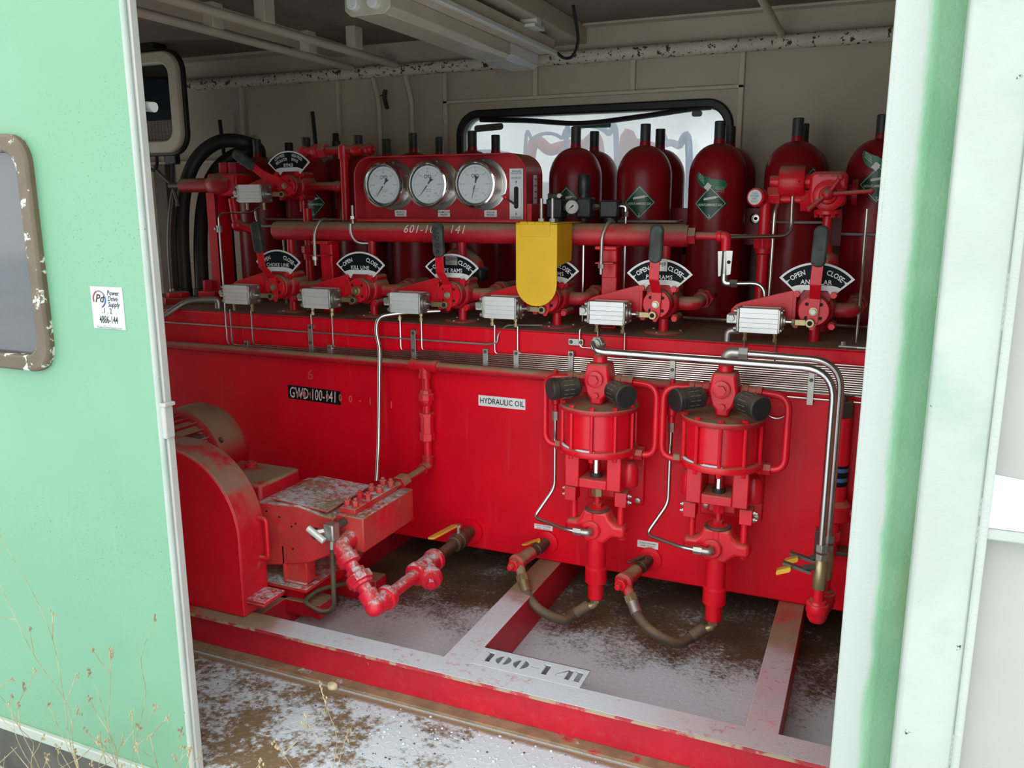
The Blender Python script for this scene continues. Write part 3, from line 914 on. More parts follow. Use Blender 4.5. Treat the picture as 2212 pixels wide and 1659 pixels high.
t = thing('stencil_marking', 'orange stencilled 00-1 1 digits on the tank beside the black tape', 'marking', (-2.05, -.001, .763))
s_ = MB()
for c_, x, z in (('0', -2.184, .764), ('0', -2.130, .763), ('-', -2.079, .764), ('1', -2.026, .763), ('1', -1.918, .757)): s_.text(c_, .046, F0(x, z), bold=.015, sx=.8)
s_.build('digits', M['orange_ink'], t)
o = MB().text('6', .07, F0(-2.344, .858), shear=.1).build('chalk_marking', M['red'], None); tag(o, 'faint chalk digit 6 on the tank above the black tape', 'marking')
o.data.materials[0] = M['chalk_faint'] = paint('faint_chalk', (0.62, 0.07, 0.07), .8, var=.1)
# ------------------------------------------------------------------ red supply header along the tank
t = thing('supply_header', 'red supply pipe running along the tank face with a drop to the pump', 'pipe', (-1.7, -.05, .955))
MB().tube([(-4.4, -.05, .955), (-1.01, -.05, .955)], .020, 14).build('pipe', M['red_dusty'], t)
MB().tube([(-1.03, -.045, .958), (-.56, -.045, .958)], .018, 12).build('pipe', M['red_dusty'], t)
MB().lathe((-1.785, -.05, .955), (1, 0, 0), [(.027, 0), (.027, .022), (.024, .024), (.024, .106), (.027, .108), (.027, .13)], 16).lathe((-1.72, -.05, .955), (0, 0, -1), [(.024, 0), (.024, .03), (.027, .031), (.027, .05)], 14).build('tee', M['red'], t)
for x in (-1.10, -.62, -3.3): MB().lathe((x, -.05, .955), (1, 0, 0), [(.027, 0), (.027, .05), (.023, .052), (.023, .07), (.027, .072), (.027, .095)], 14).build('coupling', M['red_dusty'], t)
xr = -1.715; yr = -.05
MB().tube([(xr, yr, .91), (xr, yr, .525)], .0165, 12).build('riser', M['red'], t)
MB().lathe((xr, yr, .855), (0, 0, -1), [(.022, 0), (.026, .006), (.026, .018), (.034, .020), (.034, .046), (.026, .048), (.024, .066), (.020, .070)], 8).build('union', M['red'], t, .001)
MB().hexn((xr, yr, .745), (xr, yr, .66), .028).build('check_valve', M['red'], t, .002)
MB().lathe((xr, yr, .752), (0, 0, -1), [(.031, 0), (.031, .016)], 6).build('check_valve_nut', M['red'], t, .001)
MB().lathe((xr, yr, .665), (0, 0, -1), [(.033, 0), (.033, .032)], 6).build('check_valve_nut', M['red'], t, .001)
MB().tube([(xr, yr, .56), (xr, yr, .515), (xr, yr - .05, .515)], .0245, 12, .02).build('elbow', M['red_dusty'], t)
MB().tube([(xr, yr - .03, .515), (xr, -.335, .508)], .0165, 12).build('nipple', M['red_dusty'], t)
MB().hexn((xr, -.245, .512), (xr, -.300, .510), .034).build('hex_coupling', M['red_dusty'], t, .002)

# ------------------------------------------------------------------ stainless lines in front of the tank
dropx = [-2.790, -2.774, -2.648, -2.313, -2.200, -1.855, -1.751, -1.413, -1.311, -.977, -.869, -.424, -.316]
names = ['bypass valve', 'choke line cylinder, blind end', 'choke line cylinder, rod end', 'kill line cylinder, blind end', 'kill line cylinder, rod end', 'first pipe rams cylinder, blind end', 'first pipe rams cylinder, rod end',
         'guarded rams cylinder, blind end', 'guarded rams cylinder, rod end', 'second pipe rams cylinder, blind end', 'second pipe rams cylinder, rod end', 'annular cylinder, blind end', 'annular cylinder, rod end']
for i, (x, nm) in enumerate(zip(dropx, names)):
    z = .966 + i * .0080
    if i == 0:
        pts = [(-2.86, .335, 1.605), (-2.86, .28, 1.580), (-2.800, -.014, 1.580), (-2.800, -.014, z), (.3, -.014, z)]
        r_, bd = .0062, .03
    else:
        pts = [(x, -.012 if i % 2 else -.014, 1.14), (x, -.012 if i % 2 else -.014, z), (.3, -.012 if i % 2 else -.014, z)]
        r_, bd = .0034, .016
    o = MB().tube(pts, r_ if i else .0045, 8, bd).build('stainless_line', M['tube_steel'])
    tag(o, 'thin stainless line dropping from the ' + nm, 'tube', 'stainless lines along the tank')
o = MB().tube([(.3, -.0125, 1.071), (-1.05, -.0125, 1.071), (-1.05, -.0125, 1.15), (-1.03, .04, 1.150), (-.95, .20, 1.132)], .0034, 8, .02).build('stainless_line', M['tube_steel'])
tag(o, 'thin stainless line rising through the double clamp over the deck edge', 'tube', 'stainless lines along the tank')
o = MB().tube([(-4.4, -.012, 1.058), (-1.440, -.012, 1.058), (-1.400, -.012, 1.068), (-1.400, -.012, 1.10), (-1.38, .03, 1.135), (-1.25, .10, 1.132)], .0042, 8, .02).build('top_edge_line', M['zinc'])
tag(o, 'thin dull line running alone along the top edge of the tank', 'tube')
o = MB().tube([(-1.70, .06, 1.175), (-1.84, -.02, 1.170), (-1.932, -.065, 1.155), (-1.945, -.065, 1.09), (-1.925, -.068, 1.02), (-1.865, -.20, .62), (-1.835, -.27, .50)], .0088, 10, .05).build('thick_line', M['steel'])
tag(o, 'thicker stainless line dropping past the tank face to the plunger pump', 'tube')
o = MB().torus((-.300, -.012, .902), (0, 1, 0), .042, .0038, 28, 8).build('line_coil', M['tube_steel']); tag(o, 'small coil of thin stainless line on the tank behind the second air pump', 'coil')
o = MB().tube([(-.300, -.014, .944), (-.12, -.014, .944), (-.02, -.014, .944)], .004, 8).build('coil_line', M['tube_steel']); tag(o, 'straight stainless line leading right from the small coil', 'tube')

# ------------------------------------------------------------------ plunger pump
p = thing('plunger_pump', 'dusty red plunger pump with bolted valve block, speckled with snow', 'pump', (-1.85, -.48, .12))
MB().box(-1.775, -1.655, -.648, -.286, .364, .497).build('fluid_block', M['red_pump'], p, .004)
MB().box(-1.770, -1.700, -.630, -.325, .497, .520).build('valve_cover', M['red_pump'], p, .003)
for k in range(4):
    for dx in (-.018, .018):
        y = -.60 + k * .083
        MB().hexn((-1.735 + dx, y, .520), (-1.735 + dx, y, .541), .0145).cyl((-1.735 + dx, y, .541), (-1.735 + dx, y, .551), .008, n=8).build('cover_nut', M['red_pump'], p, .001)
# power end: sloped casing
pe = MB()
pe.prism([(-2.13, .235), (-1.90, .285), (-1.80, .335), (-1.775, .36), (-1.775, .487), (-1.83, .492), (-1.93, .512), (-2.13, .500)], (0, -.665, 0), EX, EZ, EY * .33)
pe.build('power_end', M['red_pump'], p, .006)
MB().prism([(-2.06, -.650), (-1.800, -.660), (-1.812, -.345), (-2.06, -.350)], (0, 0, .505), V((1, 0, -.045)), EY, EZ * .008).xf(Matrix.Translation((0, 0, -.085))).build('top_cover', M['red_pump'], p, .002)
for x, z in ((-2.08, .470), (-2.02, .455), (-1.965, .425), (-1.945, .44), (-1.965, .335)):
    MB().cyl((x, -.6665, z), (x, -.66, z), .0042, n=8).build('bolt_hole', M['hole'], p)
MB().cyl((-1.855, -.668, .415), (-1.855, -.66, .415), .024, n=18).build('plunger_port', M['hole'], p)
for x0, x1 in ((-2.02, -1.915),):
    lg = MB(); lg.box(x0, x1, -.655, -.60, .19, .33).box(x0 - .0, x0 + .012, -.665, -.60, .175, .34).box(x0, x1, -.665, -.58, .190, .198); lg.build('leg', M['red_pump'], p, .003)
MB().box(-1.99, -1.90, -.42, -.34, .175, .33).build('leg', M['red_pump'], p, .003)
MB().box(-2.20, -1.895, -.69, -.30, .176, .190).build('base_plate', M['red_pump'], p, .002)
MB().box(-2.16, -1.95, -.64, -.34, .10, .176).build('pedestal', M['red'], p, .003)
MB().box(-2.42, -2.12, -.645, -.40, .36, .560).build('gear_case', M['red_dusty'], p, .012)
MB().lathe((-2.32, -.46, .560), (0, 0, 1), [(.026, 0), (.026, .012), (.014, .014), (.014, .022)], 12).build('oil_plug', M['red_dusty'], p)
# pressure relief fitting on the pump with drain tube
t = thing('relief_valve', 'small brass relief valve with drain tube on the plunger pump', 'valve', (-1.75, -.72, .41))
MB().tube([(-1.735, -.648, .475), (-1.738, -.725, .475)], .015, 12).build('nipple', M['grey_metal'], t)
MB().box(-1.760, -1.718, -.748, -.704, .432, .495).build('body', M['zinc'], t, .006)
MB().cyl((-1.755, -.735, .468), (-1.785, -.755, .462), .012, n=6).build('adjuster_nut', M['zinc'], t)
MB().cyl((-1.812, -.765, .480), (-1.745, -.765, .440), .0125, n=14).build('cap', M['alu'], t, .002)
MB().cyl((-1.740, -.722, .432), (-1.742, -.722, .395), .012, n=8).build('tube_nut', M['zinc'], t)
MB().tube([(-1.742, -.722, .40), (-1.747, -.722, .155), (-1.800, -.722, .130), (-1.905, -.70, .145), (-1.905, -.60, .15), (-1.82, -.48, .15)], .0095, 10, .035).build('drain_tube', M['hose'], t)

# suction line: elbow, union, elbow, strainer, ball valve
s = thing('suction_line', 'red suction pipework with union and wye strainer from tank to plunger pump', 'pipe', (-1.53, -.4, .234))
A = V((-1.715, -.71, .405)); B = V((-1.532, -.775, .232))
d = (B - A).normalized()
MB().tube([(-1.715, -.64, .410), A, A + d * .055], .034, 16, .05, 6).lathe(A + d * .045, d, [(.042, 0), (.042, .030), (.034, .034)], 16).build('upper_elbow', M['red_snowy'], s)
MB().cyl(A + d * .07, B - d * .02, .026, n=14).build('pipe', M['red_snowy'], s)
MB().lathe(A + d * .105, d, [(.034, 0), (.036, .004), (.036, .020), (.047, .022), (.050, .026), (.050, .052), (.042, .056), (.040, .066), (.030, .068)], 8).build('union', M['red_snowy'], s, .001)
MB().tube([B - d * .06, B, (-1.532, -.70, .234)], .036, 16, .05, 6).sphere(B + V((-.002, -.002, .003)), .036, 14, 10).lathe((-1.532, -.715, .234), (0, 1, 0), [(.044, 0), (.044, .028), (.036, .03)], 16).build('lower_elbow', M['red_snowy'], s)
MB().cyl((-1.532, -.69, .234), (-1.532, -.30, .234), .024, n=14).build('pipe', M['red_snowy'], s)
ys = MB(); ys.lathe((-1.532, -.50, .234), (0, 1, 0), [(.040, 0), (.046, .008), (.046, .028), (.040, .034), (.040, .14), (.046, .145), (.046, .165), (.03, .17)], 16)
ys.tube([(-1.532, -.39, .234), (-1.480, -.47, .222)], .033, 14)
ys.lathe((-1.487, -.455, .222), V((.052, -.085, -.012)), [(.034, 0), (.046, .006), (.046, .024), (.042, .030), (.036, .034), (.036, .042), (.022, .044)], 18)
ys.build('wye_strainer', M['red_snowy'], s)
MB().hexn(V((-1.487, -.455, .222)) + V((.052, -.085, -.012)).normalized() * .044, V((-1.487, -.455, .222)) + V((.052, -.085, -.012)).normalized() * .066, .017).build('strainer_plug', M['red_snowy'], s, .001)
MB().cyl((-1.532, -.34, .234), (-1.532, -.02, .234), .024, n=14).lathe((-1.532, -.18, .234), (0, 1, 0), [(.028, 0), (.034, .006), (.034, .04), (.038, .044), (.038, .075), (.034, .08), (.034, .11), (.028, .116)], 12).build('ball_valve', M['brown_iron'], s)
MB().lathe((-1.532, -.015, .234), (0, 1, 0), [(.052, 0), (.052, .014)], 20).build('tank_flange', M['red_tank'], s)
MB().cyl((-1.532, -.13, .268), (-1.532, -.13, .300), .009, n=8).hexn((-1.532, -.13, .296), (-1.532, -.13, .306), .014).build('valve_stem', M['zinc'], s)
MB().prism(rrect(.030, .155, .012, 4), (-1.558, -.215, .296), V((1, .22, 0)), V((.25, 1, .06)), EZ * .010).build('valve_handle', M['yellow_grip'], s, .004)

# ------------------------------------------------------------------ chain guard and motor
gd = thing('chain_guard', 'big red chain guard with curved top standing on the front beam', 'guard', (-2.2, -.83, .151))
poly = [(-2.010, .151), (-2.010, .46)] + [(-2.322 + .312 * cos(a), .45 + .312 * sin(a)) for a in [R(4 + i * 7) for i in range(13)]] + [(-2.90, .762)] + [(-2.92 + .30 * cos(a), .46 + .30 * sin(a)) for a in [R(95 + i * 12) for i in range(8)]] + [(-3.22, .151)]
MB().prism(poly, (0, -.902, 0), EX, EZ, EY * .142).build('shell', M['guard'], gd, .008)
MB().prism([(a * .985 - .03, b * .97 + .014) for a, b in poly], (0, -.9045, 0), EX, EZ, EY * .006).build('front_sheet', M['red_clean'], gd, .003)
MB().tube([(-2.012, -.795, .500), (-1.975, -.795, .500), (-1.975, -.795, .345), (-2.012, -.795, .345)], .0085, 10, .02).build('handle', M['red'], gd)
MB().box(-2.012, -1.925, -.888, -.775, .212, .222).build('foot_flange', M['red_snowy'], gd, .003)
MB().box(-2.012, -1.930, -.888, -.775, .200, .210).build('foot_bracket', M['red_dusty'], gd, .003)
for y in (-.86, -.80): MB().lathe((-1.955, y, .222), (0, 0, 1), [(.009, 0), (.009, .006), (.005, .008)], 10).build('bolt', M['red_dusty'], gd)

mo = thing('electric_motor', 'dusty red finned electric motor behind the chain guard', 'motor', (-2.78, -.35, .151))
MB().lathe((-2.72, -.66, .535), (0, 1, 0), [(.05, 0), (.13, .02), (.185, .05), (.188, .06), (.188, .36), (.16, .40), (.08, .42)], 36).build('body', M['red_dusty'], mo)
fn = MB()
for k in range(30):
    a = 2 * pi * k / 30
    c_ = V((-2.72 + .194 * cos(a), -.52, .535 + .194 * sin(a)))
    fn.obox(c_, V((cos(a), 0, sin(a))) * .010, EY * .09, V((-sin(a), 0, cos(a))) * .003)
fn.build('cooling_fins', M['red_dusty'], mo)
MB().lathe((-2.72, -.44, .535), (0, 1, 0), [(.200, 0), (.222, .008), (.222, .15), (.205, .19), (.12, .21)], 36).build('end_bell', M['red_dusty'], mo)
MB().sphere((-2.525, -.405, .635), .017, 8, 6, (1, .6, .8)).build('lifting_lug', M['brown_iron'], mo)
MB().box(-2.90, -2.54, -.60, -.24, .118, .34).build('foot', M['red_dusty'], mo, .01)
MB().box(-2.95, -2.88, -.60, -.44, .50, .62).build('terminal_box', M['red_dusty'], mo, .006)
MB().box(-2.66, -2.56, -.56, -.46, .655, .672).build('rating_plate', M['grey_metal'], mo, .002)

# ------------------------------------------------------------------ air-driven pumps
def air_pump(x, y, label):
    p = thing('air_pump', label, 'pump', (x, y, .13), 'air-driven pumps on the tank face')
    O = V((x, y, 0))
    L = lambda *a, **k: MB().lathe(O + V((0, 0, a[0])), (0, 0, 1), a[1], k.get('n', 28))
    L(.885, [(.143, 0), (.145, .003), (.145, .016), (.143, .019)], n=40).build('top_flange', M['red_dusty'], p)
    L(.747, [(.126, 0), (.126, .143)], n=40).build('cylinder', M['red_clean'], p)
    bf = L(.727, [(.143, 0), (.145, .003), (.145, .020), (.143, .023)], n=40).build('bottom_flange', M['red'], p)
    snow = MB()
    for a0, a1 in ((-160, -118), (-112, -78)):
        snow.tube([O + V((.1335 * cos(R(a)), .1335 * sin(R(a)), .7505 + .0012 * sin(a))) for a in range(a0, a1, 3)], lambda t_: .0055 * (1 - (2 * t_ - 1) ** 4) + .0005, 6)
    snow.build('snow_rim', M['snow'], bf)
    for k in range(10):
        a = 2 * pi * (k + .5) / 10 + R(6)
        c_ = O + V((.136 * cos(a), .136 * sin(a), 0))
        r_ = MB().cyl(c_ + V((0, 0, .74)), c_ + V((0, 0, .89)), .0065, n=8).build('tie_rod', M['red'], p)
        MB().hexn(c_ + V((-.004 * cos(a), -.004 * sin(a), .904)), c_ + V((-.004 * cos(a), -.004 * sin(a), .914)), .0105).build('nut', M['red'], r_)
        MB().hexn(c_ + V((0, 0, .714)), c_ + V((0, 0, .727)), .009).build('nut', M['red'], r_)
    # air valve on top
    vb = MB()
    vb.prism([(-.022, .904), (.022, .904), (.022, .925), (.036, .94), (.044, .965), (.050, .99), (.044, 1.02), (.038, 1.055), (-.038, 1.055), (-.044, 1.02), (-.050, .99), (-.044, .965), (-.036, .94), (-.022, .925)], O + V((0, -.045, 0)), EX, EZ, EY * .09)
    vb.cyl(O + V((0, 0, 1.05)), O + V((0, 0, 1.085)), .026, n=16)
    v = vb.build('air_valve', M['red'], p, .008)
    MB().lathe(O + V((-.004, -.045, 1.0)), (0, -1, 0), [(.030, 0), (.030, .012), (.024, .014)], 16).hexn(O + V((-.004, -.058, 1.0)), O + V((-.004, -.072, 1.0)), .018).build('port_plug', M['red'], v)
    MB().hexn(O + V((0, -.045, .940)), O + V((0, -.056, .940)), .011).build('bolt', M['red'], v)
    for sx, dr in ((-1, V((-.71, -.70, -.02))), (1, V((.69, -.72, -.03)))):
        dr = dr.normalized(); c0 = O + V((sx * .02, -.01, .972))
        mf = MB().lathe(c0 + dr * .055, dr, [(.018, 0), (.018, .008), (.030, .009), (.036, .016), (.036, .038), (.038, .040), (.038, .095), (.041, .098), (.041, .116), (.038, .119)], 22).build('muffler', M['black_dusty'], p)
        MB().lathe(c0 + dr * .174, dr, [(.0385, 0), (.0375, .003)], 22).build('muffler_cap', M['black'], mf)
        x_, y_, z_ = frame(dr)
        sl = MB()
        for ring in (.058, .080):
            for k in range(14):
                a = 2 * pi * k / 14
                e = x_ * cos(a) + y_ * sin(a); f_ = y_ * cos(a) - x_ * sin(a)
                sl.obox(c0 + dr * (.055 + ring - .01) + e * .0375, e * .0013, f_ * .0012, dr * .009)
        sl.build('vent_slots', M['zinc'], mf)
    for sx in (-1, 1):
        lp = MB().tube([O + V((sx * .118, .0, .725)), O + V((sx * .213, .0, .725)), O + V((sx * .213, .0, .985)), O + V((sx * .05, .02, .990))], .0125, 12, .05, 6).build('air_loop', M['red_clean'], p)
        MB().hexn(O + V((sx * .128, 0, .725)), O + V((sx * .168, 0, .725)), .021).build('loop_fitting', M['red_dusty'], lp, .001)
        MB().lathe(O + V((sx * .055, .018, .990)), V((sx, -.1, 0)), [(.020, 0), (.022, .004), (.022, .022), (.018, .026), (.018, .05), (.021, .052), (.021, .07)], 8).build('loop_fitting', M['red_dusty'], lp, .001)
    # frame with the piston rod window
    fr = MB()
    for sx in (-1, 1): fr.box(x + sx * .080 - .027, x + sx * .080 + .027, y - .07, y + .07, .592, .727)
    fr.box(x - .053, x + .053, y - .069, y + .069, .592, .627).box(x - .053, x + .053, y + .05, y + .068, .627, .727)
    fr.build('frame', M['red'], p, .004)
    for sx in (-1, 1): MB().lathe(O + V((sx * .112, .03, .590)), (0, 0, 1), [(.030, 0), (.034, .006), (.034, .065), (.022, .09), (.01, .095)], 16).build('frame_lug', M['red'], p)
    MB().cyl(O + V((0, -.02, .627)), O + V((0, -.02, .727)), .0175, n=18).build('piston_rod', M['chrome'], p)
    MB().cyl(O + V((0, -.02, .627)), O + V((0, -.02, .642)), .023, n=18).build('rod_seal', M['rubber'], p)
    MB().hexn(O + V((0, 0, .585)), O + V((0, 0, .545)), .021).build('coupling_nut', M['brass'] if x < -.7 else M['red'], p, .001)
    MB().cyl(O + V((0, 0, .548)), O + V((0, 0, .46)), .0105, n=12).hexn(O + V((0, 0, .515)), O + V((0, 0, .50)), .018).build('coupling_rod', M['red_dusty'], p)
    MB().cyl(O + V((0, 0, .500)), O + V((0, 0, .475)), .0155, n=14).build('plunger', M['chrome'], p)
    for sx in (-1, 1):
        MB().cyl(O + V((sx * .092, 0, .40)), O + V((sx * .092, 0, .585)), .0125, n=14).build('stay_rod', M['red'], p)
        cl = MB().box(x + sx * .098 - .022, x + sx * .098 + .022, y - .035, y + .02, .523, .578).build('stay_clamp', M['red'], p, .002)
        cb = MB()
        for z in (.538, .562): cb.cyl((x + sx * .118, y - .012, z), (x + sx * .135, y - .012, z), .005, n=8).hexn((x + sx * .121, y - .012, z), (x + sx * .128, y - .012, z), .009)
        cb.build('clamp_bolts', M['zinc'], cl)
    yk = MB()
    yk.prism([(-.118, .405), (-.118, .435), (-.105, .445), (-.075, .445), (-.058, .462), (-.046, .492), (.046, .492), (.058, .465), (.078, .445), (.105, .445), (.118, .435), (.118, .405), (.105, .398), (.070, .398), (.048, .378), (.036, .365), (-.036, .365), (-.048, .378), (-.070, .398), (-.105, .398)], O + V((0, -.034, 0)), EX, EZ, EY * .068)
    y_ = yk.build('yoke', M['red'], p, .012, bseg=3)
    MB().lathe(O + V((0, 0, .488)), (0, 0, 1), [(.044, 0), (.048, .004), (.044, .010), (.034, .010), (.032, .002), (0.0, .001)], 22).build('gland', M['brown_iron'], y_)
    MB().lathe(O + V((-.012, -.030, .418)), (0, -1, 0), [(.036, 0), (.036, .014), (.031, .018), (.020, .018), (.018, .010), (0.0, .010)], 20).build('outlet_port', M['red'], y_)
    for sx in (-1, 1): MB().hexn(O + V((sx * .096, 0, .402)), O + V((sx * .096, 0, .385)), .014).build('nut', M['red'], y_)
    MB().lathe(O + V((0, 0, .128)), (0, 0, 1), [(.026, 0), (.030, .004), (.030, .066), (.042, .070), (.042, .128), (.036, .134), (.036, .372)], 24).build('column', M['red_clean'], p)
    # bracket to the tank
    br = MB().box(x - .10, x + .13, y + .186, y + .1985, .46, .70).box(x - .05, x + .05, y + .06, y + .19, .52, .69).build('wall_bracket', M['red'], p, .006)
    for dx, dz in ((-.075, .50), (.108, .675), (.108, .48)): MB().lathe((x + dx, y + .186, dz), (0, -1, 0), [(.013, 0), (.013, .004), (.011, .010), (.005, .012)], 12).build('bolt', M['zinc'], br)
    # lower elbow
    MB().tube([O + V((0, 0, .135)), O + V((0, 0, .098)), O + V((-.035, -.004, .086))], .014, 10, .02).hexn(O + V((0, 0, .128)), O + V((0, 0, .112)), .019).build('inlet_elbow', M['brass'], p)
    # check valve hanging on the tank side of the left loop
    cv = MB().lathe((x - .195, y + .06, 1.0), (0, 0, -1), [(.010, 0), (.010, .04), (.017, .042), (.017, .13), (.012, .135), (.012, .16)], 10).build('check_valve', M['red'], p)
    MB().hexn((x - .195, y + .06, .84), (x - .195, y + .06, .805), .013).build('check_valve_nut', M['zinc'], cv)
    return p


air_pump(-.905, -.2, 'red air-driven pump next to the HYDRAULIC OIL label')
air_pump(-.455, -.2, 'red air-driven pump next to the steel coil and bent discharge pipes')
for x, lab in ((-.905, 'bent stainless tube feeding the outlet port of the air pump nearest the oil label'), (-.455, 'bent stainless tube feeding the outlet port of the air pump nearest the discharge pipes')):
    t = thing('outlet_tube', lab, 'tube', (x - .19, -.15, .8), 'air pump outlet tubes')
    MB().tube([(x - .195, -.14, .81), (x - .195, -.14, .53), (x - .262, -.19, .415), (x - .10, -.268, .418), (x - .03, -.268, .418)], .0075, 10, .03).build('tube', M['steel'], t)
    MB().hexn((x - .070, -.268, .418), (x - .040, -.268, .418), .015).tube([(x - .045, -.268, .418), (x - .012, -.268, .418), (x - .012, -.235, .418)], .013, 10, .012).build('nut', M['zinc'], t)
    MB().tube([(x - .0, -.2, .10), (x - .0, -.2, .10001)], .001, 4)

# suction strainers and hoses under the air pumps
for xs, xp, lab, lab2 in ((-1.182, -.905, 'red wye strainer and ball valve on the tank left of the first air pump', 'dusty brown hose curving under the air pump nearest the oil label'),
                          (-.745, -.455, 'red wye strainer and ball valve on the tank between the two air pumps', 'dusty brown hose curving under the air pump nearest the discharge pipes')):
    z = .238
    t = thing('suction_strainer', lab, 'strainer', (xs, -.15, z), 'suction strainers')
    dv = V((-.19, -1, -.05)).normalized(); o_ = V((xs, 0, z))
    MB().lathe(o_ + V((0, -.001, 0)), (0, -1, 0), [(.048, 0), (.048, .010), (.032, .014)], 20).build('tank_flange', M['red_tank'], t)
    MB().lathe(o_, dv, [(.022, 0), (.022, .04), (.027, .044), (.027, .09), (.023, .094), (.023, .13)], 10).build('ball_valve', M['brown_iron'], t)
    MB().prism(rrect(.020, .085, .008, 3), o_ + dv * .085 + V((-.015, -.03, .036)), V((1, -.2, .1)), V((.35, 1, -.05)), EZ * .006).cyl(o_ + dv * .07 + V((0, 0, .02)), o_ + dv * .07 + V((0, 0, .04)), .008, n=8).build('valve_handle', M['yellow_grip'] if xs < -1 else M['brown_iron'], t, .002)
    MB().lathe(o_ + dv * .125, dv, [(.027, 0), (.027, .085), (.034, .088), (.036, .095), (.036, .110), (.028, .115)], 14).build('strainer_body', M['red_dusty'], t)
    MB().hexn(o_ + dv * .240, o_ + dv * .262, .024).hexn(o_ + dv * .262, o_ + dv * .285, .0125).build('strainer_plug', M['red'], t, .002)
    b0 = o_ + dv * .225 + V((.012, -.01, -.012)); bd = V((.55, -.62, -.62)).normalized()
    MB().tube([o_ + dv * .19, b0, b0 + bd * .05], .020, 12, .02).build('elbow', M['red_dusty'], t)
    MB().hexn(b0 + bd * .040, b0 + bd * .068, .026).build('elbow_nut', M['brass'], t, .001)
    h = thing('suction_hose', lab2, 'hose', (xp - .12, -.25, .02), 'suction hoses')
    e0 = b0 + bd * .068; e1 = V((xp - .035, -.204, .086))
    pts = [e0, e0 + bd * .05, V((xs + .105, -.352, .115)), V((xs + .185, -.318, .072)), V((xp - .075, -.242, .060)), e1]
    MB().spline(pts, .0185, 12, 8).build('hose', M['hose'], h)
    MB().cyl(e0 - bd * .002, e0 + bd * .045, .0215, n=12).build('ferrule', M['zinc'] if xs > -1 else M['brass'], h)
    dd = (e1 - pts[-2]).normalized()
    MB().cyl(e1 - dd * .055, e1 + dd * .002, .0225, n=12).hexn(e1 - dd * .012, e1 + dd * .010, .021).build('ferrule', M['hose'], h)

# ------------------------------------------------------------------ discharge pipes, ball valves, relief cylinder at the right
t = thing('discharge_pipe', 'long stainless discharge pipe from the air pump nearest the oil label', 'pipe', (-.5, -.2, 1.09), 'stainless discharge pipes')
MB().tube([(-.905, -.2, 1.085), (-.905, -.2, 1.128), (-.925, -.235, 1.135), (-.905, -.262, 1.110), (-.88, -.262, 1.105), (-.103, -.262, 1.098), (-.103, -.262, .50)], .0125, 12, .10, 8).build('pipe', M['steel'], t)
MB().tube([(-.905, -.2, 1.085), (-.905, -.2, 1.130), (-.912, -.245, 1.128)], .019, 10, .02).hexn((-.907, -.21, 1.130), (-.910, -.235, 1.130), .023).build('elbow', M['zinc'], t)
t = thing('discharge_pipe', 'short stainless discharge pipe from the air pump nearest the coil', 'pipe', (-.3, -.17, 1.11), 'stainless discharge pipes')
MB().tube([(-.40, -.2, 1.122), (-.085, -.2, 1.116), (-.085, -.17, .50)], .0115, 12, .10, 8).build('pipe', M['steel'], t)
MB().tube([(-.455, -.2, 1.08), (-.455, -.2, 1.122), (-.41, -.2, 1.122)], .019, 10, .025).hexn((-.415, -.2, 1.122), (-.385, -.2, 1.122), .021).build('elbow', M['zinc'], t)
for x, y, lab in ((-.100, -.262, 'brass ball valve with yellow lever at the end of the long discharge pipe'), (-.085, -.168, 'brass ball valve with yellow lever at the end of the short discharge pipe')):
    t = thing('ball_valve', lab, 'valve', (x, y, .36), 'brass ball valves')
    MB().hexn((x, y, .505), (x, y, .480), .021).hexn((x, y, .472), (x, y, .450), .020).build('compression_nut', M['zinc'], t, .001)
    MB().lathe((x, y, .345), (0, 0, 1), [(.020, 0), (.023, .004), (.023, .085), (.020, .09), (.018, .11)], 10).build('body', M['brass'], t)
    MB().tube([(x - .02, y - .01, .425), (x - .05, y - .03, .425)], .011, 8).build('stem', M['grey_metal'], t)
    MB().prism(rrect(.095, .010, .004, 2), (x - .075, y - .03, .418), V((1, -.2, -.12)), EZ, EY * .022).build('lever', M['grey_metal'], t)
    MB().prism(rrect(.06, .018, .007, 3), (x - .115, y - .042, .405), V((.8, -.15, .42)), EZ, EY * .026).build('lever_grip', M['yellow_grip'], t, .003)
    MB().lathe((x, y, .345), (0, 0, -1), [(.018, 0), (.018, .04), (.028, .042), (.030, .050), (.036, .052), (.038, .058), (.038, .082), (.034, .088), (.034, .10), (.024, .118), (.006, .124)], 18).build('red_elbow', M['red'], t)
t = thing('relief_cylinder', 'red relief valve cylinder with blue label mounted on the tank', 'valve', (-.075, -.06, .60))
MB().lathe((-.075, -.06, .60), (0, 0, 1), [(.032, 0), (.032, .30), (.028, .305)], 20).build('barrel', M['red_clean'], t)
MB().hexn((-.075, -.06, .900), (-.075, -.06, .955), .036).cyl((-.075, -.06, .95), (-.075, -.06, .975), .012).build('top_nut', M['brown_iron'], t, .002)
MB().lathe((-.075, -.06, .655), (0, 0, 1), [(.0328, 0), (.0328, .075)], 20).build('label', M['sign_black'], t)
bl = MB()
for k, z in ((0, .707), (1, .672)): bl.lathe((-.075, -.06, z), (0, 0, 1), [(.0332, 0), (.0332, .014)], 20)
bl.build('label_band', M['blue'], t)
MB().lathe((-.075, -.06, .525), (0, 0, 1), [(.046, 0), (.052, .006), (.052, .060), (.044, .066), (.036, .076)], 20).build('flange', M['red'], t)
MB().cyl((-.075, -.06, .53), (-.075, -.06, .40), .018, n=12).hexn((-.075, -.06, .48), (-.075, -.06, .45), .028).build('lower_pipe', M['red'], t)
MB().box(-.13, .06, -.07, -.0005, .395, .41).box(-.135, -.11, -.05, -.0005, .35, .47).build('bracket', M['brown_iron'], t, .003)
MB().cyl((-.03, -.06, .555), (.10, -.06, .555), .016, n=12).build('side_pipe', M['red'], t)
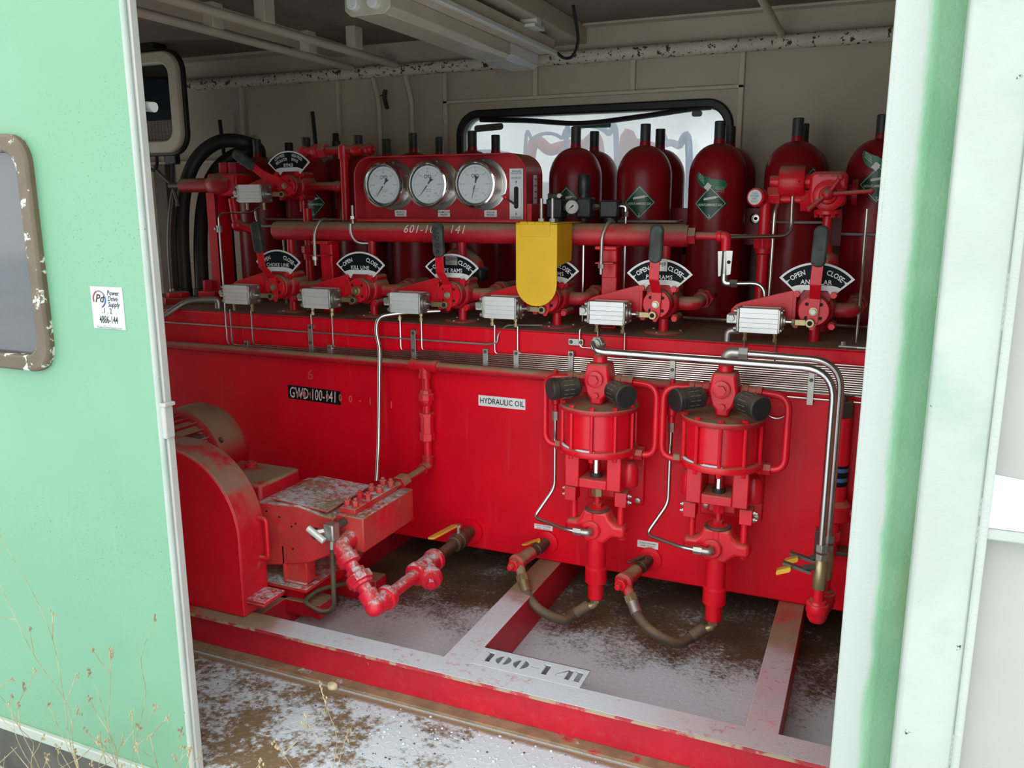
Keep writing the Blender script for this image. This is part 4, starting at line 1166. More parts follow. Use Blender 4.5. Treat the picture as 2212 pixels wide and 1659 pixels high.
# ------------------------------------------------------------------ nitrogen bottles
def bottle_proto():
    b = thing('gas_bottle', '', 'gas bottle', (0, 0, 0))
    prof = [(.07, 0), (.11, .02), (.1205, .05), (.1205, 1.30)]
    for i in range(1, 9):
        a = pi / 2 * i / 9
        prof.append((.1205 * cos(a) ** .92 if i < 9 else 0, 1.30 + .135 * sin(a)))
    prof += [(.024, 1.437), (.023, 1.452)]
    MB().lathe((0, 0, 0), (0, 0, 1), prof, 32).build('shell', M['red_bottle'], b)
    c = MB().lathe((0, 0, 1.452), (0, 0, 1), [(.0215, 0), (.0225, .004), (.0225, .070), (.020, .073)], 14).build('valve_cap', M['black_dusty'], b)
    return b


def placard(b, zc, ang, tag_on):
    """diamond placard wrapped on the bottle, with its print"""
    Rb = .1215
    o = org(b)

    def mp(rad):
        return lambda x, y: o + V((rad * sin(x / Rb + ang), -rad * cos(x / Rb + ang), zc + y))
    def diamond(h, rad, nm, mat, par):
        m = MB(); n = 10; f = mp(rad)
        vs = []; fs = []
        for i in range(n + 1):
            for j in range(n + 1):
                u = -1 + 2 * i / n; v = -1 + 2 * j / n
                vs.append(f((u + v) / 2 * h, (v - u) / 2 * h))
        for i in range(n):
            for j in range(n):
                a = i * (n + 1) + j
                fs.append((a, a + n + 1, a + n + 2, a + 1))
        m.add(vs, fs)
        return m.build(nm, mat, par)
    p = diamond(.073, Rb, 'placard', M['green_ink'], b)
    ln = MB(); f = mp(Rb + .0008); h = .064; w = .0013
    for (x0, y0), (x1, y1) in (((0, h), (h, 0)), ((h, 0), (0, -h)), ((0, -h), (-h, 0)), ((-h, 0), (0, h))):
        for k in range(6):
            a, c_ = k / 6, (k + 1) / 6
            ax, ay, bx, by = x0 + (x1 - x0) * a, y0 + (y1 - y0) * a, x0 + (x1 - x0) * c_, y0 + (y1 - y0) * c_
            ln.add([f(ax * (1 - w / h), ay * (1 - w / h)), f(bx * (1 - w / h), by * (1 - w / h)), f(bx * (1 + w / h), by * (1 + w / h)), f(ax * (1 + w / h), ay * (1 + w / h))], [(0, 1, 2, 3)])
    ln.build('placard_border', M['sign_white'], p)
    MB().text('NON-FLAMMABLE GAS', .0150, mp(Rb + .001), bold=.02, sx=.66).xf(Matrix.Translation((0, 0, -.006))).text('2', .017, mp(Rb + .001), bold=.02).build('placard_text', M['sign_white'], p)
    # the class digit sits in the lower corner
    me = p.children[-1].data
    tx = text_geo('2', 'CENTER', .02, 0.0)
    n2 = len(tx[0])
    for v in list(me.vertices)[-n2:]: v.co.z -= .052
    def strip(f, xs, lo, hi, nm, mat, par):
        vs = []; fs = []
        for x in xs: vs += [f(x, lo(x)), f(x, hi(x))]
        for i in range(len(xs) - 1): fs.append((2 * i, 2 * i + 2, 2 * i + 3, 2 * i + 1))
        return MB().add(vs, fs).build(nm, mat, par)
    f = mp(Rb + .0010); xs = [-.028 + .062 * i / 24 for i in range(25)]
    def hh(x):
        if x > .026: return .0019
        e = .0275
        q = max(0.0, abs(x) - (e - .005)) / .005
        return max(.0019 if x > 0 else 0.0, .0050 * math.sqrt(max(0, 1 - min(1, q) ** 2)))
    strip(f, xs, lambda x: .021 + x * .16 - hh(x), lambda x: .021 + x * .16 + hh(x), 'cylinder_symbol', M['sign_white'], p)
    if tag_on:
        f = mp(Rb - .0003); xs = [-.068 + .136 * i / 32 for i in range(33)]
        cen = lambda x: .078 + (7.0 * x * x if x < 0 else 1.0 * x * x) - .10 * x
        wid = lambda x: .021 * math.sqrt(max(0.0, 1 - (x / .068) ** 6)) * (1.25 if x < 0 else 1.0)
        q = strip(f, xs, lambda x: cen(x) - wid(x), lambda x: cen(x) + wid(x), 'warning_tag', M['green_tag'], b)
        m = MB(); f2 = mp(Rb + .0006); pts = [(-.012 + a, .066 + c2) for a, c2 in ((0, .02), (.017, .006), (.002, -.016), (-.017, 0))]
        m.add([f2(x, y) for x, y in pts], [(0, 1, 2, 3)]); m.build('tag_emblem', M['sign_white'], q)
        m = MB(); f3 = mp(Rb + .0006)
        for k, tx in enumerate(('USE ONLY', 'NITROGEN', 'PRECHARGE')): m.text(tx, .0075, lambda x, y, k=k: f3(x - .042 + y * .2, y + .112 - k * .009 - (x) * .9), bold=.01, sx=.7)
        for k in range(4): m.text('nitrogen charge only', .0045, lambda x, y, k=k: f3(x + .040, y + .066 - k * .006 - x * .05), sx=.9)
        m.build('tag_text', M['sign_white'], q)


proto = bottle_proto()
fx = [-.035, -.352, -.666, -.987, -1.308, -1.83, -2.15, -2.47, -2.79, -3.11]
near = ['next to the white post', 'behind the annular regulator drum', 'at the window edge beside the white-capped strainer', 'right of the black lubricator', 'behind the black air filter', 'behind the annular gauge', 'behind the accumulator gauge', 'behind the manifold gauge', 'behind the high pressure bypass pipes', 'behind the bypass sign and lever']
first = True
for row, y in (('front', .655), ('back', .925)):
    for k, x in enumerate(fx):
        b = proto if first else copy_tree(proto)
        first = False
        b.location = (x, y, .435)
        b['label'] = 'dark red gas bottle, %s row, %s' % (row, near[k])
        b['group'] = 'nitrogen bottles in two rows'
        bpy.context.view_layer.update()
for b in [o for o in col.objects if o.name.startswith('gas_bottle')]:
    if abs(b.location.y - .655) < .01:
        k = [i for i, x in enumerate(fx) if abs(x - b.location.x) < .01][0]
        if k in (0, 1, 2, 3, 4, 8):
            placard(b, {0: 1.255, 1: 1.255, 2: 1.185, 3: 1.19, 4: 1.19, 8: 1.19}[k], {0: R(1), 2: R(-3), 3: R(6), 4: R(0), 8: R(45), 1: R(40)}[k], k in (0, 2))
# retaining rods around the bottles
for x0, x1, z, lab in ((-.79, -.53, 1.490, 'steel retaining rod across the tagged bottle'), (-1.10, -.80, 1.545, 'steel retaining rod across the bottle right of the black air filter'), (-.47, -.20, 1.545, 'steel retaining rod behind the regulator pipes'), (-.15, .12, 1.50, 'steel retaining rod across the bottle at the post'), (-2.98, -2.4, 1.545, 'steel retaining rod behind the bypass pipes')):
    o = MB().tube([(x0, .60, z), (x0, .522, z), (x1, .522, z), (x1, .60, z)], .006, 8, .02).build('retaining_rod', M['zinc']); tag(o, lab, 'rod', 'bottle retaining rods')
t = thing('bottle_rack', 'dark red steel rack bar behind the front row of bottles', 'rack', (-1.5, .79, 1.5))
MB().box(-3.3, .3, .785, .795, 1.44, 1.60).build('rack_bar', M['red_bottle'], t, .002)
MB().box(-3.3, .3, .60, 1.0, .36, .435).build('rack_floor', M['red_bottle'], t, .004)
for x in (-3.25, -1.57, .25): MB().box(x - .03, x + .03, .775, .835, .15, 1.60).build('rack_post', M['red_bottle'], t, .003)
t = thing('pipe_plug', 'steel ringed plug on the rack bar right of the tagged bottle', 'plug', (-.515, .782, 1.555))
MB().lathe((-.515, .785, 1.555), (0, -1, 0), [(.026, 0), (.026, .012), (.018, .016), (.014, .016), (.012, .006), (.0, .006)], 18).build('ring', M['steel'], t)
MB().cyl((-.515, .780, 1.555), (-.515, .772, 1.555), .008, n=6).build('core', M['hole'], t)

# ------------------------------------------------------------------ four-way control valves
def sign_poly(ro, ri, half, n=14, cut=None):
    p = [(ro * sin(a), ro * cos(a)) for a in [-half + 2 * half * i / n for i in range(n + 1)]]
    if cut:
        w, h = cut
        p += [(ri * sin(half), ri * cos(half)), (w + .012, h - .018), (w, h), (-w, h), (-w - .012, h - .018), (-ri * sin(half), ri * cos(half))]
    else:
        p += [(ri * sin(a), ri * cos(a)) for a in [half - 2 * half * i / n for i in range(n + 1)]]
    return p


def inset_face(ro, half, zl):
    p = [(ro * sin(a), ro * cos(a)) for a in [-half + 2 * half * i / 14 for i in range(15)]]
    x1 = p[-1][0] * zl / p[-1][1]
    p += [(x1 * (1 - .5 * k / 3), zl + .009 * (1 - (1 - k / 3) ** 2)) for k in range(0, 4)]
    p += [(-x1 * (1 - .5 * k / 3), zl + .009 * (1 - (1 - k / 3) ** 2)) for k in range(3, -1, -1)]
    return p


def bolt(par, c, d, r=.011, m='red'):
    c = V(c); d = V(d).normalized()
    MB().hexn(c, c + d * r * .9, r).build('bolt', M[m], par, .001)


def valve(x, label, sign, handle=0.0, base=True, top=True, tape=None, y=.155, z0=None, bypass=False, outlet=True, bracket=True):
    z0 = ZT + .003 if z0 is None else z0
    v = thing('control_valve', label, 'valve', (x, y, z0), 'four-way control valves')
    C = V((x, y, z0 + .125))            # axis of the valve
    P = lambda dx, dy, dz: C + V((dx, dy, dz))
    MB().cyl((x, y, z0), P(0, 0, -.04), .019, n=16).build('stand_pipe', M['red'], v)
    if base:
        bf = MB().lathe((x, y, z0), (0, 0, 1), [(.078, 0), (.078, .004), (.074, .006)], 28).build('base_flange', M['red_dusty'], v)
        for a in (20, 140, 260): MB().lathe((x + .066 * cos(R(a)), y + .066 * sin(R(a)), z0 + .006), (0, 0, 1), [(.006, 0), (.006, .004), (.003, .005)], 8).build('bolt', M['zinc'], bf)
    body = MB().lathe(P(0, .045, 0), (0, -1, 0), [(.045, 0), (.060, .006), (.066, .012), (.066, .105), (.062, .115), (.054, .120), (.054, .155), (.050, .160)], 30)
    for sx in (-1, 1):
        for sz in (-1, 1): body.cyl(P(sx * .060, .0, sz * .055), P(sx * .060, -.085, sz * .055), .014, n=12)
    body.box(x - .052, x + .052, y - .085, y + .01, z0 + .125 + .030, z0 + .125 + .068)
    bd = body.build('body', M['red_dusty'], v, .003)
    for sx in (-1, 1):
        for sz in (-1, 1): bolt(bd, P(sx * .061, -.085 if sz < 0 else -.112, sz * .057), (0, -1, 0), .0125)
    dk = MB().lathe(P(0, -.118, 0), (0, -1, 0), [(.050, 0), (.052, .003), (.052, .012), (.050, .014)], 28).build('face_disc', M['red'], v)
    hl = MB()
    for a in (45, 135, 225, 315): hl.cyl(P(.034 * cos(R(a)), -.131, .034 * sin(R(a))), P(.034 * cos(R(a)), -.1325, .034 * sin(R(a))), .0065, n=10)
    hl.build('bolt_hole', M['hole'], dk)
    # sign
    half = R(48.5); ro = .168
    sg = MB().prism(sign_poly(ro, .090, half, cut=(.040, .070)), P(0, -.100, 0), EX, EZ, EY * .004).build('sign_plate', M['sign_white'], v)
    MB().prism(inset_face(ro - .0075, R(45.5), .080), P(0, -.1014, 0), EX, EZ, EY * .002).build('sign_face', M['sign_black'], sg)
    tx = MB(); oo = P(0, -.1026, 0)
    if bypass:
        tx.text('LOW PRESS.', .0200, lambda a, b, f=arc(oo, EX, EZ, .148): f(a - .052, b), bold=.012, sx=.62)
        tx.text('REGULATOR', .0200, lambda a, b, f=arc(oo, EX, EZ, .128): f(a - .042, b), bold=.012, sx=.62)
        tx.text('HIGH PRESS.', .0200, lambda a, b, f=arc(oo, EX, EZ, .148): f(a + .056, b), bold=.012, sx=.62)
        tx.text('BYPASS', .0200, lambda a, b, f=arc(oo, EX, EZ, .128): f(a + .040, b), bold=.012, sx=.62)
        tx.text('BYPASS', .0235, flat(oo + V((0, 0, .0985)), EX, EZ), bold=.015, sx=.75)
    else:
        tx.text('OPEN', .0250, lambda a, b, f=arc(oo, EX, EZ, .1375): f(a - .0660, b), bold=.022, sx=.84)
        tx.text('CLOSE', .0250, lambda a, b, f=arc(oo, EX, EZ, .1375): f(a + .0640, b), bold=.022, sx=.84)
        tx.text(sign, .0228, flat(oo + V((0, 0, .0985)), EX, EZ), bold=.018, sx=.92, space=1.08)
        for s_ in (-1, 1):
            f = arc(oo, EX, EZ, .1385)
            a0 = s_ * .1045
            tx.add([f(a0 - s_ * .007, -.0015), f(a0 - s_ * .007, .0015), f(a0 + s_ * .002, .0015), f(a0 + s_ * .002, .005), f(a0 + s_ * .010, 0), f(a0 + s_ * .002, -.005), f(a0 + s_ * .002, -.0015)], [(0, 1, 2, 3, 4, 5, 6) if s_ < 0 else (6, 5, 4, 3, 2, 1, 0)])
    tx.build('sign_lettering', M['sign_white'], sg)
    if tape:
        MB().box(x - .026, x + .030, y - .1045, y - .103, C.z + .122, C.z + .160).build('tape_patch', M['zinc'], sg)
        MB().text(tape, .02, flat(P(.002, -.105, .146), V((1, 0, .08)), EZ), shear=.3, bold=.01, sx=.8).build('tape_writing', M['ink'], sg)
    # bracket, air cylinder, rod
    if bracket:
        bp = [(-.066, .070), (-.255, .016), (-.272, .008), (-.288, -.008), (-.292, -.026), (-.284, -.044), (-.268, -.052), (-.066, -.052)]
        MB().prism(bp, P(0, -.092, 0), EX, EZ, EY * .008).build('bracket', M['red'], v, .002)
        MB().box(x - .075, x - .062, y - .098, y - .01, C.z - .05, C.z + .065).build('bracket_web', M['red'], v, .002)
    zc = -.036; h = .0430; yc = -.150
    k = .78
    prof = [(-h, -h), (h, -h), (h, -h * .62), (h * .93, -h * .58), (h * .93, -h * .22), (h, -h * .17), (h, h * .17), (h * .93, h * .22), (h * .93, h * .58), (h, h * .62), (h, h),
            (h * .62, h), (h * .58, h * .95), (-h * .58, h * .95), (-h * .62, h), (-h, h), (-h, h * .62), (-h * .93, h * .58), (-h * .93, h * .22), (-h, h * .17), (-h, -h * .17), (-h * .93, -h * .22), (-h * .93, -h * .58), (-h, -h * .62)]
    cy = MB().prism(prof, P(-.243, yc, zc), EY, EZ, EX * .132).build('air_cylinder', M['alu'], v)
    MB().box(x - .254, x - .244, y + yc - h * .98, y + yc + h * .98, C.z + zc - h * .98, C.z + zc + h * .98).build('end_plate', M['zinc'], cy, .003)
    MB().box(x - .112, x - .103, y + yc - h * .98, y + yc + h * .98, C.z + zc - h * .98, C.z + zc + h * .98).build('end_plate', M['zinc'], cy, .003)
    MB().lathe(P(-.104, yc, zc), (1, 0, 0), [(.030, 0), (.030, .006), (.018, .008), (.018, .014)], 18).build('rod_gland', M['zinc'], cy)
    for sy in (-1, 1):
        for sz in (-1, 1):
            MB().cyl(P(-.254, yc + sy * h * .74, zc + sz * h * .74), P(-.264, yc + sy * h * .74, zc + sz * h * .74), .008, n=10).build('tie_bolt', M['zinc'], cy)
            MB().cyl(P(-.103, yc + sy * h * .74, zc + sz * h * .74), P(-.098, yc + sy * h * .74, zc + sz * h * .74), .007, n=10).build('tie_bolt', M['zinc'], cy)
    MB().box(x - .292, x - .252, y + yc - .022, y + yc + .050, C.z + zc - .016, C.z + zc + .016).build('rear_clevis', M['alu'], cy, .004)
    bolt(cy, P(-.274, yc - .022, zc + .004), (0, -1, 0), .013, 'zinc')
    MB().cyl(P(-.10, yc, zc - .003), P(-.055, yc, zc - .003), .0075, n=12).build('piston_rod', M['steel'], v)
    ce = MB().hexn(P(-.070, yc, zc - .003), P(-.058, yc, zc - .003), .013).box(x - .058, x - .022, y + yc - .009, y + yc + .009, C.z + zc - .013, C.z + zc + .007).lathe(P(-.008, yc + .010, zc - .004), (0, -1, 0), [(.0155, 0), (.0155, .020)], 16).build('rod_clevis', M['brass'], v, .001)
    MB().cyl(P(-.008, yc - .0105, zc - .004), P(-.008, yc - .0125, zc - .004), .0085, n=12).build('clevis_pin', M['hole'], ce)
    for dx in (-.226, -.122):
        MB().hexn(P(dx, yc, zc - h - .002), P(dx, yc, zc - h - .013), .0085).cyl(P(dx, yc, zc - h - .013), P(dx, yc, zc - h - .022), .006, n=8).hexn(P(dx, yc, zc - h - .022), P(dx, yc, zc - h - .036), .0085).build('tube_fitting', M['brass'], v)
    # handle
    if handle is not None:
        Rm = Matrix.Translation(C) @ Matrix.Rotation(handle, 4, 'Y') @ Matrix.Translation(-C)
        hb = MB(); w = .0185; th = .005
        prof = [(-.139, -.040), (-.139, .045), (-.196, .098), (-.196, .165)]
        for (a, b), (c_, d_) in zip(prof, prof[1:]):
            p0, p1 = P(0, a, b), P(0, c_, d_)
            hb.obox((p0 + p1) / 2, EX * w, (p1 - p0) / 2, (p1 - p0).normalized().cross(EX) * th / 2)
        hb.prism([(-w, -.040), (w, -.040), (.006, -.066), (-.006, -.066)], P(0, -.139 - th / 2, 0), EX, EZ, EY * th)
        hd = hb.xf(Rm).build('handle', M['red_clean'], v, .001)
        gp = MB().prism(rrect(.049, .140, .022, 6), P(0, -.209, .228), EX, EZ, EY * .026).xf(Rm).build('grip', M['grip'], hd, .007)
        em = MB(); em.text('C', .034, flat(P(0, -.2095, .265), EX, EZ)).text('O', .030, flat(P(0, -.2095, .235), EX, EZ)).text('O', .030, flat(P(0, -.2095, .205), EX, EZ)).text('P', .030, flat(P(0, -.2095, .178), EX, EZ))
        em.xf(Rm).build('grip_lettering', M['black'], gp)
        pv = MB().lathe(P(0, -.142, 0), (0, -1, 0), [(.0145, 0), (.0145, .003), (.010, .0035)], 16).build('pivot_washer', M['brass'], v)
        MB().hexn(P(0, -.145, 0), P(0, -.154, 0), .0095).build('pivot_nut', M['zinc'], pv)
    else:
        MB().lathe(P(0, -.13, 0), (0, -1, 0), [(.020, 0), (.020, .010), (.0145, .012), (.0145, .026), (.010, .028)], 12).build('shaft_stub', M['brass'], v)
        MB().lathe(P(-.032, yc + .022, zc + .002), (0, -1, 0), [(.015, 0), (.015, .010)], 14).build('loose_washer', M['brass'], v)
    if outlet:
        el = MB().tube([P(.045, -.01, -.006), P(.125, -.01, -.006), P(.130, .060, .0)], .027, 14, .045, 6).lathe(P(.129, .048, .0), V((.05, 1, .08)), [(.031, 0), (.033, .004), (.033, .020), (.027, .024), (.027, .045)], 16).build('outlet_elbow', M['red_dusty'], v)
        MB().hexn(P(.132, .090, .003), P(.134, .122, .006), .040).cyl(P(.134, .12, .006), P(.138, .24, .012), .025, n=12).build('outlet_union', M['red_dusty'], v, .002)
    if top:
        MB().hexn(P(0, 0, .055), P(0, 0, .104), .033).box(x - .036, x + .036, y - .036, y + .036, C.z + .104, C.z + .110).lathe(P(0, 0, .110), (0, 0, 1), [(.026, 0), (.028, .004), (.028, .026), (.024, .032), (.0175, .034), (.0175, .118)], 16).build('inlet_union', M['red_dusty'], v)
    return v


valve(-2.535, 'CHOKE LINE control valve with arched sign and lever', 'CHOKE LINE', R(-7))
valve(-2.090, 'KILL LINE control valve with arched sign and bare shaft', 'KILL LINE', None)
valve(-1.640, 'first PIPE RAMS control valve, next to the KILL LINE valve', 'PIPE RAMS', R(-2), tape='LOWER')
valve(-1.205, 'RAMS control valve half hidden behind the yellow guard', 'BLIND RAMS', R(0))
valve(-.760, 'second PIPE RAMS control valve, at the manifold end', 'PIPE RAMS', R(2), tape='UPPER')
valve(-.200, 'ANNULAR control valve with arched sign and lever by the post', 'ANNULAR', R(2.5), base=False, top=False)

# ------------------------------------------------------------------ manifold pipe
YM, ZM = .155, 1.500
m = thing('manifold_pipe', 'thick dusty red manifold pipe above the control valves', 'manifold', (-1.6, YM, ZM))
mp = MB().lathe((-2.62, YM, ZM), (1, 0, 0), [(.030, 0), (.041, .006), (.0435, .014), (.0435, 1.930), (.0405, 1.934), (.0405, 1.945)], 32).build('pipe', M['red_dusty'], m)
def wrap(x, z): return V((x, YM - (math.sqrt(max(1e-6, .0437 ** 2 - (z - ZM) ** 2))) - .0006, z))
for s_, xc_ in (('601-10', -1.825), ('141', -1.640)):
    MB().text(s_, .052, flat(V((xc_, YM, ZM)) + V((0, -cos(R(18)), sin(R(18)))) * .0447, EX, V((0, sin(R(18)), cos(R(18))))), sx=.95, space=1.1, shear=.15).build('chalk_writing', M['chalk'], mp)
for x in (-2.345, -.990):
    ps = thing('manifold_post', 'red square post carrying the %s end of the manifold pipe' % ('choke' if x < -2 else 'annular'), 'post', (x, .20, ZT), 'manifold posts')
    MB().box(x - .032, x + .032, .165, .225, ZT + .003, ZM - .055).build('post', M['red'], ps, .004)
    MB().box(x - .045, x + .045, .11, .215, ZM - .058, ZM - .044).build('saddle', M['red'], ps, .004)
    MB().box(x - .040, x + .035, .10, .17, ZM - .112, ZM - .106).build('lug', M['red'], ps, .002)
    MB().box(x - .03, x + .03, .16, .166, ZM - .17, ZM - .06).build('cleat', M['red'], ps, .003)
    ub = MB().tube([(x - .012, .095, ZM - .125), (x - .012, .100, ZM), (x + .004, .125, ZM + .050), (x + .012, .165, ZM + .056), (x + .02, .212, ZM)], .007, 10, .035, 6).build('u_bolt', M['zinc'], ps)
    MB().hexn((x - .012, .096, ZM - .112), (x - .012, .096, ZM - .128), .0125).cyl((x - .012, .096, ZM - .128), (x - .012, .096, ZM - .152), .007, n=10).build('u_bolt_nut', M['zinc'], ub)
e = thing('manifold_end_fitting', 'red reducer and elbow screwed into the manifold end', 'fitting', (-.66, YM, ZM))
MB().hexn((-.678, YM, ZM), (-.648, YM, ZM), .034).cyl((-.65, YM, ZM), (-.56, YM, ZM), .015, n=14).build('reducer', M['red_dusty'], e)
MB().lathe((-.570, YM, ZM), (1, 0, 0), [(.020, 0), (.022, .003), (.022, .016), (.019, .018)], 14).tube([(-.555, YM, ZM), (-.535, YM, ZM), (-.535, YM, ZM - .055)], .0185, 12, .018).build('elbow', M['red'], e)

# bleed valve and line under the manifold end
t = thing('bleed_valve', 'small steel bleed valve hanging under the manifold end', 'valve', (-.535, YM, 1.38))
MB().cyl((-.535, YM, ZM - .05), (-.535, YM, 1.345), .012, n=12).build('stem', M['zinc'], t)
MB().prism([(-.026, 1.445), (-.008, 1.447), (-.010, 1.352), (-.020, 1.350)], (-.535, YM - .022, 0), EX, EZ, EY * .012).build('lever_plate', M['zinc'], t, .001)
MB().prism([(.004, 1.448), (.030, 1.448), (.026, 1.360), (.010, 1.355)], (-.535, YM - .020, 0), EX, EZ, EY * .012).build('lever_plate', M['zinc'], t, .001)
MB().cyl((-.518, YM - .0215, 1.405), (-.518, YM - .020, 1.405), .007, n=10).build('lever_hole', M['hole'], t)
MB().tube([(-.535, YM, 1.36), (-.535, YM, 1.325), (-.50, YM, 1.325)], .014, 10, .012).hexn((-.512, YM, 1.325), (-.486, YM, 1.325), .0165).build('elbow', M['steel'], t)
o = MB().tube([(-.49, YM, 1.325), (-.385, YM, 1.330), (-.380, YM, 1.21)], .0082, 10, .05).build('bleed_line', M['steel']); tag(o, 'bent stainless line from the bleed valve down behind the annular cylinder', 'tube')

# ------------------------------------------------------------------ gauge panel
gp = thing('gauge_panel', 'red gauge cabinet with rounded top corners above the manifold', 'panel', (-1.74, .2, 1.545))
x0, x1, z0, z1, r_ = -2.15, -1.33, 1.545, 1.822, .085
def shell_poly(i):
    p = [(x0 + i, z0), (x1 - i, z0)]
    p += [(x1 - i - (r_ - i) * (1 - cos(a)), z1 - i - (r_ - i) * (1 - sin(a))) for a in [pi / 2 * k / 8 for k in range(9)]]
    p += [(x0 + i + (r_ - i) * (1 - sin(a)), z1 - i - (r_ - i) * (1 - cos(a))) for a in [pi / 2 * k / 8 for k in range(9)]]
    return p
sh = MB(); ring_prism(sh, shell_poly(0), [(a, max(b, z0 + .012)) for a, b in shell_poly(.006)], (0, .12, 0), EX, EZ, EY * .18); sh.build('shell', M['panel'], gp, .002)
MB().prism(shell_poly(.006), (0, .200, 0), EX, EZ, EY * .006).build('face', M['panel'], gp)
MB().box(-2.18, -2.14, .12, .16, 1.548, 1.556).build('mount_tab', M['red_dusty'], gp)
MB().cyl((-2.165, .125, 1.535), (-2.165, .125, 1.615), .006, n=10).hexn((-2.165, .125, 1.556), (-2.165, .125, 1.568), .011).build('mount_stud', M['zinc'], gp)
MB().tube([(-2.165, .105, 1.535), (-2.165, .102, 1.49), (-2.15, .125, 1.45), (-2.10, .16, 1.448)], .007, 10, .03).build('u_bolt', M['zinc'], gp)
pl = MB().box(-1.437, -1.376, .1975, .1995, 1.556, 1.762).build('lever_plate', M['label'], gp)
MB().prism(rrect(.020, .090, .009, 5), (-1.407, .1968, 1.645), EX, EZ, EY * .001).build('slot', M['hole'], pl)
pt = MB(); FP = lambda x, z: flat((x, .1966, z), EX, EZ)
for s_, z, sz in (('ANNULAR', 1.752, .0105), ('REGULATOR', 1.743, .0105), ('INCREASE', 1.724, .0125), ('DECREASE', 1.563, .0125)): pt.text(s_, sz, FP(-1.407, z), bold=.01, sx=.8)
for z, s_ in ((1.706, 1), (1.581, -1)): pt.add([(-1.411, .1966, z), (-1.403, .1966, z), (-1.407, .1966, z + s_ * .011)], [(0, 1, 2) if s_ > 0 else (0, 2, 1)]).box(-1.4078, -1.4062, .1962, .1966, min(z, z - s_ * .008), max(z, z - s_ * .008))
pt.build('lettering', M['inkgrey'], pl)
lv = MB().tube([(-1.407, .205, 1.612), (-1.428, .150, 1.640)], .0045, 8).build('lever', M['grey_metal'], gp)
MB().sphere((-1.431, .144, 1.648), .0125, 14, 10).build('lever_knob', M['red'], lv)
sl = MB().box(x1 - .001, x1 + .0012, .20, .235, 1.60, 1.735).build('side_label', M['label'], gp)
for k in range(5): MB().box(x1 + .0012, x1 + .0018, .206, .229, 1.615 + k * .025, 1.621 + k * .025).build('side_print', M['inkgrey'], sl)
MB().box(x1 - .004, x1 + .02, .13, .30, z0, z0 + .075).build('side_flange', M['red_dusty'], gp, .003)

